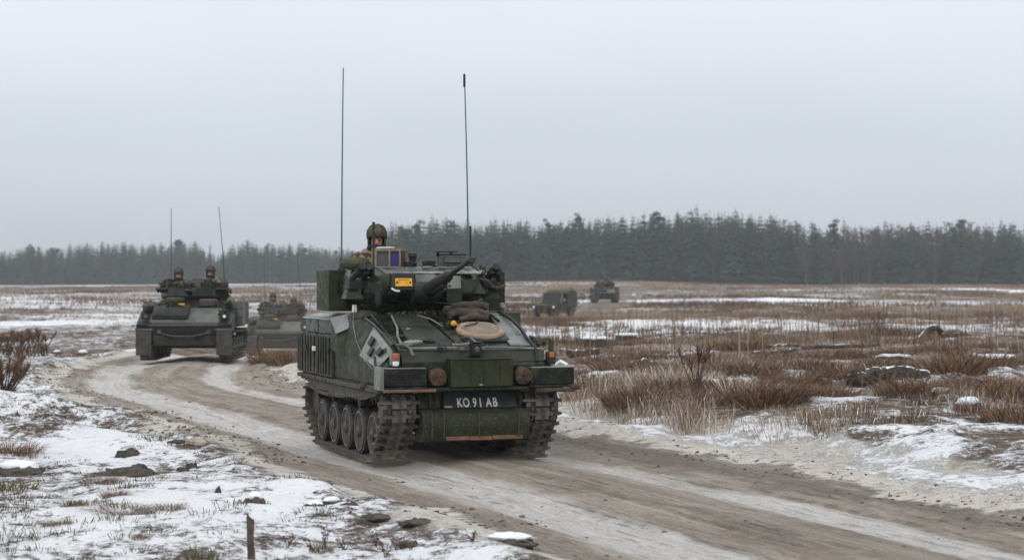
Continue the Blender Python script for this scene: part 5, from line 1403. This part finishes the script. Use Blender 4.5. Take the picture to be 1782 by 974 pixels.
# sparse tufts through the snow of the near left
x, y = field(13.5, 44, 1900, (-.30, .06))
s, t, rd_, sn, sa, w = masks(x, y); cl = fbm(x * .8 + 5, y * .55, 4)
k = (t < -w - .55) & (rng.random(len(x)) < np.clip((cl - .47) * 6, .03, 1)); x, y, cl = x[k], y[k], cl[k]
px_, py_, a_ = tuft_roots(x, y, 26, .13)
hh = rng.uniform(.015, .06, len(px_)) * np.repeat(.5 + 1.2 * np.clip((cl - .45) * 4, 0, 1), 26); tt = np.clip(np.repeat(rng.uniform(.0, .55, len(x)), 26) + rng.normal(0, .1, len(px_)), 0, .75)
rt = np.stack([px_, py_, height(px_, py_)], -1)
o = blades('snow_grass', rt, hh, rng.uniform(.004, .010, len(hh)), rng.uniform(.8, 2.4, len(hh)), tt, 'moss', True, a_)
tag(o, 'short dead grass poking through the snow left of the road', 'grass', kind='stuff')

# crumbs of earth thrown out beside the road
def crumbs(name, x, y, size, mat, label):
    n = len(x); b = MB(); b.blob((0, 0, 0), (1, 1, .55), 5, 3, .25, 9); co = np.array(b.v); me0 = b.mesh('crumb', M[mat], 0); co, tr = mesh_arrays(me0)
    z = height(x, y); sc = size; a = rng.random(n) * 6.28
    ca, sa_ = np.cos(a)[:, None], np.sin(a)[:, None]; el = rng.uniform(.6, 1.7, n)[:, None]
    P = np.stack([(co[None, :, 0] * el * ca - co[None, :, 1] * sa_) * sc[:, None] + x[:, None], (co[None, :, 0] * el * sa_ + co[None, :, 1] * ca) * sc[:, None] + y[:, None], co[None, :, 2] * sc[:, None] + z[:, None] + .1 * sc[:, None]], -1).reshape(-1, 3)
    T_ = (np.arange(n)[:, None, None] * len(co) + tr[None]).reshape(-1, 3)
    me = bpy.data.meshes.new(name); me.vertices.add(len(P)); me.vertices.foreach_set('co', P.astype(np.float32).ravel())
    me.loops.add(T_.size); me.loops.foreach_set('vertex_index', T_.ravel().astype(np.int32)); me.polygons.add(len(T_)); me.polygons.foreach_set('loop_start', (np.arange(len(T_)) * 3).astype(np.int32)); me.update(calc_edges=True)
    me.materials.append(M[mat]); o = link(name, me); tag(o, label, 'gravel', kind='stuff'); return o
x, y = field(13.5, 46, 26000, (-.30, .30)); s, t, rd_, sn, sa, w = masks(x, y)
e_ = np.abs(t) - w; cl = fbm(x * .9, y * .9, 3)
pr = np.exp(-((e_ - .15) / .55) ** 2) * np.clip((cl - .35) * 3, 0, 1) + .05 * (e_ > 0) * (e_ < 3) * np.clip((cl - .45) * 5, 0, 1) + .012 * (e_ < 0)
k = rng.random(len(x)) < pr; x, y = x[k], y[k]
crumbs('earth_crumbs', x, y, rng.uniform(.006, .024, len(x)) * np.where(rng.random(len(x)) < .05, 2.0, 1), 'crumb', 'small dark crumbs of earth strewn along the road edges')

# ------------------------------------------------------------------ single tussocks and bushes
def bush_mesh(name, seed, n, mat, w=.02, hgt=1.0, rad=.35, lean=.7, lo=0, hi=1):
    r2 = np.random.default_rng(seed); a = r2.random(n) * 2 * np.pi; rr = rad * .55 * np.sqrt(r2.random(n))
    x, y = rr * np.cos(a), rr * np.sin(a); h = hgt * r2.uniform(.35, 1.0, n) * (1 - .35 * rr / rad)
    V_, T_, C_ = [], [], []
    for i in range(n):
        az = a[i] + r2.normal(0, 1.0); ln = lean * r2.uniform(.1, 1) ; f = r2.random() * 3.14; ww = w * r2.uniform(.5, 1.2) * .5
        sx, sy = math.cos(f) * ww, math.sin(f) * ww; dx, dy = math.cos(az), math.sin(az); hh = h[i]; b = len(V_)
        V_ += [(x[i] - sx, y[i] - sy, -.04), (x[i] + sx, y[i] + sy, -.04), (x[i] + dx * ln * hh * .35 + sx * .7, y[i] + dy * ln * hh * .35 + sy * .7, hh * .6), (x[i] + dx * ln * hh * .35 - sx * .7, y[i] + dy * ln * hh * .35 - sy * .7, hh * .6), (x[i] + dx * ln * hh, y[i] + dy * ln * hh, hh * (1 - .35 * ln))]
        T_ += [(b, b + 1, b + 2), (b, b + 2, b + 3), (b + 3, b + 2, b + 4)]; c = lo + (hi - lo) * r2.random(); C_ += [c] * 5
    me = bpy.data.meshes.new(name); me.from_pydata(V_, [], T_); at = me.attributes.new('tint', 'FLOAT', 'POINT'); at.data.foreach_set('value', np.array(C_, np.float32)); me.materials.append(M[mat]); return me
TUS = [bush_mesh('grass_tussock', 50 + k, 620, 'brown', .009, 1.0, .75, 1.15) for k in range(5)]
TUSL = [bush_mesh('grass_tussock', 60 + k, 240, 'moss', .016, 1.0, .62, .9, .1, .9) for k in range(2)]
def tussock(px, py, h, wd, label, group, meshes=TUS, name='grass_tussock', cat='grass'):
    x, y = survey(px, py); o = link(name, fr.choice(meshes)); o.location = (x, y, H(x, y) - .02); o.scale = (wd, wd, h); o.rotation_euler = (0, 0, fr.uniform(0, 6)); tag(o, label, cat, group); return o
def shrub(px, py, h, label, seed, wd=1.0, stems=9, group=None, twig=260, name='bare_shrub'):
    x, y = survey(px, py); root = empty(name, (x, y, H(x, y) - .03)); tag(root, label, 'shrub', group); rd = random.Random(seed); m = MB(); tips = []
    for k in range(stems):
        a = rd.random() * 6.28; l = rd.uniform(.08, .32) * min(wd, 1.2); hh = h * rd.uniform(.6, 1.0)
        sb_ = .04 if wd < 1.5 else .22 * wd; ox, oy = rd.uniform(-sb_, sb_), rd.uniform(-sb_, sb_)
        p = [Vector((ox, oy, 0)), Vector((ox + math.cos(a) * l * .4, oy + math.sin(a) * l * .4, hh * .5)), Vector((ox + math.cos(a) * l, oy + math.sin(a) * l, hh))]
        m.tube(p, [.016, .010, .004], 5); tips.append(p)
    m.build('stem', M['bark'], root)['kind'] = 'stuff'
    V_, T_, C_ = [], [], []
    for k in range(twig):
        p = rd.choice(tips); u = rd.uniform(.15, 1); b = p[1] + (p[2] - p[1]) * u if u > .4 else p[0] + (p[1] - p[0]) * u * 2
        e2 = b + Vector((rd.gauss(0, .4), rd.gauss(0, .4), rd.uniform(.1, .9))) * h * .33; f = Vector((rd.gauss(0, 1), rd.gauss(0, 1), 0)).normalized() * rd.uniform(.004, .009); i = len(V_)
        V_ += [b - f, b + f, e2]; T_.append((i, i + 1, i + 2)); C_ += [rd.random()] * 3
    me = bpy.data.meshes.new('twigs'); me.from_pydata([tuple(v) for v in V_], [], T_); at = me.attributes.new('tint', 'FLOAT', 'POINT'); at.data.foreach_set('value', np.array(C_, np.float32)); me.materials.append(M['brown']); link('twigs', me, root); return root
shrub(1212, 728, .85, 'dark-stemmed bare shrub at the field edge right of the lead vehicle', 1, 1.1, 6, None, 420)
shrub(20, 642, .62, 'large brown bush at the left edge, level with the carrier at the bend', 2, 3.2, 60, None, 5200)
shrub(8, 722, .75, 'dark thorny bush at the left edge beside the pale verge', 3, 1.2, 20, None, 1500)
shrub(1500, 575, .8, 'reddish-brown bush in the middle field right of the long snow patch', 4, 4.5, 40, None, 1800)
shrub(1735, 565, .7, 'dark low bush near the right edge of the middle field', 5, 4.0, 36, None, 1500)
for k, (px, py, h, wd, lab) in enumerate([
    (1125, 735, .52, 1.25, 'rust-brown tussock nearest the lead vehicle at the field edge'), (1165, 722, .45, 1.0, None), (1095, 730, .38, .9, None), (1250, 738, .40, 1.0, None), (1330, 745, .46, 1.25, 'broad brown tussock overhanging the sandy verge'),
    (1370, 742, .42, 1.0, None), (1290, 690, .5, 1.3, None), (1180, 680, .5, 1.4, None), (1240, 660, .5, 1.3, None), (1080, 690, .36, 1.0, None), (1400, 690, .46, 1.2, None), (1350, 655, .5, 1.3, None), (1440, 645, .42, 1.2, None),
    (1620, 700, .5, 1.3, None), (1690, 690, .62, 1.5, 'tall brown tussock below the flat-topped stump on the right'), (1660, 720, .4, 1.1, None), (1745, 745, .42, 1.2, None), (1775, 770, .40, 1.1, 'brown tussock at the right edge above the verge'), (1440, 740, .3, .9, None), (1580, 745, .34, 1.0, None),
    (1050, 650, .42, 1.2, None), (1120, 640, .42, 1.3, None), (1290, 630, .5, 1.4, None), (1520, 665, .4, 1.2, None), (1580, 640, .42, 1.2, None), (1640, 635, .42, 1.2, None), (490, 632, .55, 1.8, 'sandy-brown tussock on the bank left of the lead vehicle'), (515, 640, .5, 1.6, None)]):
    tussock(px, py, h * 1.2, wd * 1.1, lab or ('brown grass tussock along the edge of the sandy verge' if py > 715 else 'brown grass tussock between the verge and the stumps' if py > 662 else 'brown grass tussock farther out, level with the stumps'), 'grass tussocks')
for k, (px, py) in enumerate(((1062, 712), (1140, 712), (1190, 735), (1215, 700), (1275, 722), (1310, 705), (1385, 718), (1350, 690), (1420, 735), (1470, 700), (1460, 675), (1400, 660), (1310, 668), (1240, 640), (1150, 655), (1090, 668), (1650, 668), (1700, 655), (1770, 650), (1700, 730), (1610, 735), (1550, 690), (1500, 640))):
    tussock(px, py, .34 + .16 * fr.random(), 1.0 + .5 * fr.random(), 'russet grass tussock, one of the scattered shaggy clumps right of the road', 'russet tussocks')
for px, py in ((925, 556), (945, 558), (965, 557), (985, 559), (1003, 555), (955, 562), (975, 563)):
    tussock(px, py, .55, 2.6, 'tall brown tussock hiding the wheels of the small truck', 'tussocks before the truck')
for px, py, h, wd, lab in [(175, 855, .16, .45, 'reddish grass tuft in the snow, above the two small dark tufts'), (200, 885, .12, .30, 'small dark tuft lying in the middle of the left snow'), (128, 908, .10, .25, None), (215, 915, .12, .6, 'long brown flattened tuft in the left snow'),
                           (295, 908, .12, .28, None), (318, 915, .10, .22, None), (100, 935, .10, .3, None), (345, 985, .22, .35, 'straw tuft at the bottom edge left of the wooden stake'), (10, 860, .22, .8, 'mossy grass patch at the left edge of the snow'), (20, 800, .25, .8, 'brown grass patch at the left edge below the bush'),
                           (560, 975, .12, .25, None), (250, 955, .08, .2, None)]:
    tussock(px, py, h, wd, lab or 'small dead grass tuft in the snow left of the road', 'grass tufts in the snow', TUSL if px in (10, 345, 560) else TUS, 'grass_tuft', 'grass')
# red-leaved seedlings at the bottom edge
def seedling(px, py, h, label, seed):
    x, y = survey(px, py); root = empty('red_seedling', (x, y, H(x, y) - .01)); tag(root, label, 'plant', 'red seedlings at the bottom edge'); rd = random.Random(seed); m = MB(); V_, T_, C_ = [], [], []
    for k in range(4):
        a = rd.random() * 6.28; p2 = Vector((math.cos(a) * .06, math.sin(a) * .06, h * rd.uniform(.7, 1))); m.tube([(0, 0, 0), p2 * .5 + Vector((.005, 0, 0)), p2], [.004, .003, .0015], 4)
        for q in range(9):
            b = p2 * rd.uniform(.3, 1.05); d1 = Vector((rd.gauss(0, 1), rd.gauss(0, 1), rd.gauss(0, .6))).normalized(); d2 = d1.orthogonal().normalized(); l = rd.uniform(.014, .026); i = len(V_)
            V_ += [b, b + d1 * l * .5 + d2 * l * .35, b + d1 * l, b + d1 * l * .5 - d2 * l * .35]; T_.append((i, i + 1, i + 2, i + 3)); C_ += [rd.random()] * 4
    m.build('stem', M['bark'], root)
    me = bpy.data.meshes.new('leaves'); me.from_pydata([tuple(v) for v in V_], [], T_); at = me.attributes.new('tint', 'FLOAT', 'POINT'); at.data.foreach_set('value', np.array(C_, np.float32)); me.materials.append(M['redleaf']); link('leaves', me, root)
for k, (px, py, h, lab) in enumerate([(500, 968, .13, 'single red-stemmed seedling right of the wooden stake'), (565, 968, .16, None), (600, 972, .12, None), (655, 966, .18, 'bushiest dark-red seedling by the road edge'), (690, 972, .14, None), (715, 976, .12, None), (545, 976, .1, None), (820, 974, .1, 'low reddish seedling nearest the road'), (670, 984, .15, None)]):
    seedling(px, py, h, lab or 'small dark-red leafy seedling in the snow at the bottom edge', 70 + k)

# ------------------------------------------------------------------ clods, stumps, logs, stake
def clod(px, py, rx, ry, rz, label, group, seed, mat='clod', snow=0.0, name='earth_clod', cat='clod'):
    x, y = survey(px, py); z = H(x, y); root = empty(name, (x, y, z)); root.rotation_euler = (0, 0, random.Random(seed).uniform(-.5, .5)); tag(root, label, cat, group)
    m = MB(); m.blob((0, 0, rz * .02), (rx, ry, rz * .66), 20, 12, .16, seed); rq = random.Random(seed); ax = [rq.uniform(.7, 1.3) for _ in range(5)]
    m.v = [(v[0] * (1 + .22 * math.sin(3 * math.atan2(v[1], v[0]) + ax[0] * 5)), v[1] * (1 + .3 * math.sin(2 * math.atan2(v[1], v[0]) + ax[1] * 5)), v[2] * (1 + .18 * math.sin(9 * v[0] / rx * .5 + ax[2] * 6))) for v in m.v]; m.build('lump', M[mat], root, 0, 50)
    if snow:
        m = MB(); m.blob((-.1 * rx, .12 * ry, rz * (.62 + .1 * snow)), (rx * .72, ry * .75, rz * .5), 12, 7, .15, seed + 1); m.build('snow_cap', M['snowcap'], root, 0, 60)
    return root
for k, (px, py, rx, rz, lab, sn) in enumerate([(225, 800, .14, .11, 'pointed dark clod in the snow, upper of the two big ones', 0), (228, 832, .30, .16, 'broad dark split clod in the snow, lower of the two big ones', .0), (35, 828, .32, .12, 'long dark snow-streaked clod at the left edge', .8),
        (320, 828, .07, .07, None, 0), (335, 822, .06, .08, None, 0), (262, 838, .05, .06, None, 0), (380, 880, .03, .09, 'small upright dark splinter in the open snow', 0), (446, 897, .11, .09, 'snow-dusted clod just behind the wooden stake', .8), (655, 932, .16, .05, 'flat brown clod in the snow near the road, left of the larger slab', 0),
        (728, 944, .15, .045, 'flat brown slab of earth, second from the road end of the snow', 0), (890, 962, .24, .07, 'wide mossy clod where the snow meets the road at the bottom edge', .5), (550, 910, .10, .05, None, .6), (610, 915, .08, .06, None, 0), (580, 905, .1, .05, None, .6), (715, 972, .07, .05, None, 0), (310, 790, .12, .05, 'brown clod on the lip between snow and road', 0),
        (345, 790, .14, .10, 'pale sandy lump on the road lip', 0), (20, 655, .2, .1, None, 0), (100, 612, .14, .10, 'dark stone beside the road above the left bush', .4), (145, 612, .18, .14, 'snow-capped dark stone left of the carrier at the bend', .9), (1420, 712, .16, .17, 'dark rounded stone in the grass left of the long snowy log', 0),
        (1160, 742, .13, .07, None, 0), (1040, 742, .10, .05, None, .3), (1640, 745, .2, .10, 'dark snowy lump below the long snowy log', .7), (1690, 755, .26, .14, 'dark earth heap at the right, snow on its left side', .4)]):
    clod(px, py, rx, rx * .7, rz, lab or 'small dark clod of earth beside the road', 'earth clods', 80 + k, 'clod' if 'sandy' not in (lab or '') else 'sandclod', sn)
def stump(px, py, r, h, label, seed, lean=0.0):
    x, y = survey(px, py); root = empty('tree_stump', (x, y, H(x, y) - .05)); tag(root, label, 'stump', 'tree stumps'); rd = random.Random(seed)
    root.rotation_euler = (0, lean, rd.uniform(0, 6)); m = MB(); n = 18; ph = [rd.uniform(.9, 1.12) for _ in range(n)]
    rings = []
    for zz, k in ((-.1, 1.75), (.02, 1.45), (h * .3, 1.12), (h * .7, 1.0), (h, .97)):
        rings.append([(math.cos(2 * math.pi * i / n) * r * k * (ph[i] if k < 1.3 else ph[i] ** 3.2), math.sin(2 * math.pi * i / n) * r * k * (ph[i] if k < 1.3 else ph[i] ** 3.2), zz + .02 * math.sin(i)) for i in range(n)])
    m.loft(rings); m.build('wood', M['stump'], root, 0, 40)
    m = MB(); m.loft([[(math.cos(2 * math.pi * i / n) * r * k * ph[i], math.sin(2 * math.pi * i / n) * r * k * ph[i], z_ + .012 * math.sin(i * 2.1)) for i in range(n)] for z_, k in ((h - .01, 1.02), (h + .026, 1.03), (h + .044, .85), (h + .05, .2))]); m.build('snow_cap', M['snowcap'], root, 0, 60)
stump(1033, 620, .35, .32, 'dark snow-topped stump closest to the right of the lead vehicle', 1)
stump(1090, 606, .34, .30, 'snow-topped stump just behind the other near the lead vehicle', 2)
stump(1733, 664, .38, .27, 'flat snow-topped stump near the right edge of the field', 3)
stump(1556, 654, .36, .14, 'low tilted snowy stump in the grass, between the log and the right stump', 4, .12)
def log(px0, py0, px1, py1, r, z0, z1, label, seed, snow=True, name='fallen_log', lift=0.0):
    (x0, y0), (x1, y1) = survey(px0, py0), survey(px1, py1); rd = random.Random(seed); c = Vector(((x0 + x1) / 2, (y0 + y1) / 2, 0)); root = empty(name, (c.x, c.y, H(c.x, c.y))); tag(root, label, 'log', 'logs and roots in the field')
    n = 11; P = []; rr = []
    for k in range(n):
        q = k / (n - 1); P.append(Vector((x0 + (x1 - x0) * q - c.x, y0 + (y1 - y0) * q - c.y + rd.uniform(-.05, .05), z0 + (z1 - z0) * q + r * .5 + lift * math.sin(math.pi * q) + rd.uniform(-.02, .02)))); rr.append(r * rd.uniform(.7, 1.2) * (1 - .35 * q))
    m = MB(); m.tube(P, rr, 11); m.v = [tuple(c_ + rd.uniform(-.16, .16) * r for c_ in v_) for v_ in m.v]; m.build('trunk', M['stump'], root, 0, 50)
    if snow:
        m = MB(); m.tube([p + Vector((0, .02, rr[i] * .62)) for i, p in enumerate(P)], [q * .55 * rd.uniform(.35, 1.15) for q in rr], 8); m.v = [tuple(c_ + rd.uniform(-.1, .1) * r for c_ in v_) for v_ in m.v]; m.build('snow_cap', M['snowcap'], root, 0, 60)
    return root, P, rr
x_, y_ = survey(1545, 724); lg = empty('uprooted_stump', (x_, y_, H(x_, y_))); tag(lg, 'long dark uprooted stump with snow along its top, at the field edge', 'stump', 'logs and roots in the field')
for k, (dx, dy, dz, a_, b_, c_) in enumerate(((-.42, 0, .00, .24, .16, .11), (-.1, .05, .06, .26, .17, .13), (.2, .08, .08, .26, .16, .12), (.48, .05, .03, .2, .15, .12))):
    m = MB(); m.blob((dx, dy, dz), (a_, b_, c_), 16, 10, .16, 300 + k); m.build('root_mass', M['stump'], lg, 0, 40)
    m = MB(); m.blob((dx + .02, dy + .06, dz + c_ * .72), (a_ * .8, b_ * .7, c_ * .32), 14, 7, .2, 320 + k); m.build('snow_cap', M['snowcap'], lg, 0, 60)
for k in range(20):
    rd = random.Random(k + 200); p = Vector((rd.uniform(-.6, .65), rd.uniform(-.22, .0), rd.uniform(.02, .14))); d = Vector((rd.uniform(-.5, .5), rd.uniform(-.7, -.2), rd.uniform(-.6, .05)))
    m = MB(); m.tube([p, p + d * .2 + Vector((rd.uniform(-.05, .05), 0, .03)), p + d * .42], [.03, .02, .006], 6); m.build('broken_root', M['stump'], lg)
log(1310, 640, 1400, 632, .06, .08, .12, 'thin snow-dusted fallen branch in the grass, left end of the line', 2)
log(1395, 632, 1530, 628, .055, .06, .08, 'long thin snow-dusted fallen branch in the grass, right end of the line', 3)
log(1320, 625, 1390, 622, .05, .08, .10, 'short snow-dusted branch lying above the fallen branches', 4)
log(1092, 680, 1140, 672, .11, .06, .10, 'short snowy log in the brown grass right of the lead vehicle', 5, lift=.06)
log(1600, 604, 1645, 600, .12, .04, .12, 'arched snow-covered root mound in the upper right field', 6, lift=.34)
log(1640, 604, 1690, 602, .08, .05, .03, 'low snowy root trailing right from the arched mound', 7)
log(990, 640, 1040, 636, .10, .06, .08, 'snowy log half hidden in grass just behind the lead vehicle', 8)
# stake
sx_, sy_ = survey(437, 985); root = link('wooden_stake', None) if False else None
m = MB(); rings = []
for z_, rx, off in ((-.25, .030, 0), (.05, .031, .002), (.12, .027, -.003), (.22, .029, .0), (.30, .030, .001), (.335, .027, .002)):
    rings.append([(off + math.cos(R(45) + R(90) * i) * rx * 1.2 , math.sin(R(45) + R(90) * i) * rx, z_ - (.05 if i in (0, 3) and z_ > .32 else 0)) for i in range(4)])
m.loft(rings); st = m.build('wooden_stake', M['stake'], None, .006)
st.location = (sx_, sy_, H(sx_, sy_)); st.rotation_euler = (R(3), R(-2), .3)
tag(st, 'weathered dark wooden stake standing in the snow at the bottom edge', 'stake')

# ------------------------------------------------------------------ haze
m = MB(); m.bx(-960, 960, -340, 1340, -4, 30); hz = m.build('haze', M['clod'], None, 0, 0)
hm = bpy.data.materials.new('haze_air'); hm.use_nodes = True; hm.node_tree.nodes.clear()
ho = hm.node_tree.nodes.new('ShaderNodeOutputMaterial'); pv = hm.node_tree.nodes.new('ShaderNodeVolumePrincipled')
pv.inputs['Color'].default_value = (.88, .92, .97, 1); pv.inputs['Density'].default_value = .00042; pv.inputs['Anisotropy'].default_value = 0.0
hm.node_tree.links.new(pv.outputs[0], ho.inputs['Volume'])
hz.data.materials.clear(); hz.data.materials.append(hm); tag(hz, 'thin grey winter haze over the whole field', 'haze', kind='stuff')

# ------------------------------------------------------------------ road dust hanging round the moving tracks
def dust(label, c, rad, density, colr=(.62, .54, .45)):
    m = MB(); m.blob((0, 0, 0), rad, 24, 14); o = m.build('dust_cloud', M['clod'], None, 0, 80); o.location = (c[0], c[1], H(c[0], c[1]) + c[2])
    dm = bpy.data.materials.new('dust_air'); dm.use_nodes = True; dm.node_tree.nodes.clear()
    oo = dm.node_tree.nodes.new('ShaderNodeOutputMaterial'); v_ = dm.node_tree.nodes.new('ShaderNodeVolumePrincipled')
    v_.inputs['Color'].default_value = (*colr, 1); v_.inputs['Density'].default_value = density
    dm.node_tree.links.new(v_.outputs[0], oo.inputs['Volume']); o.data.materials.clear(); o.data.materials.append(dm); tag(o, label, 'dust', kind='stuff')
dust('faint dust hanging round the half-hidden carrier', (-7.9, 73.0, .9), (2.4, 4.0, 1.5), .008)
dust('faint dust trailing beside the carrier at the bend', (-6.6, 56.5, .7), (1.1, 3.5, 1.0), .012)
dust('muddy spray at the foot of the lead vehicle right track', (-1.2, 22.1, .02), (.7, .5, .26), .22)
dust('muddy spray at the foot of the lead vehicle left track', (.45, 22.7, .02), (.65, .5, .22), .2)
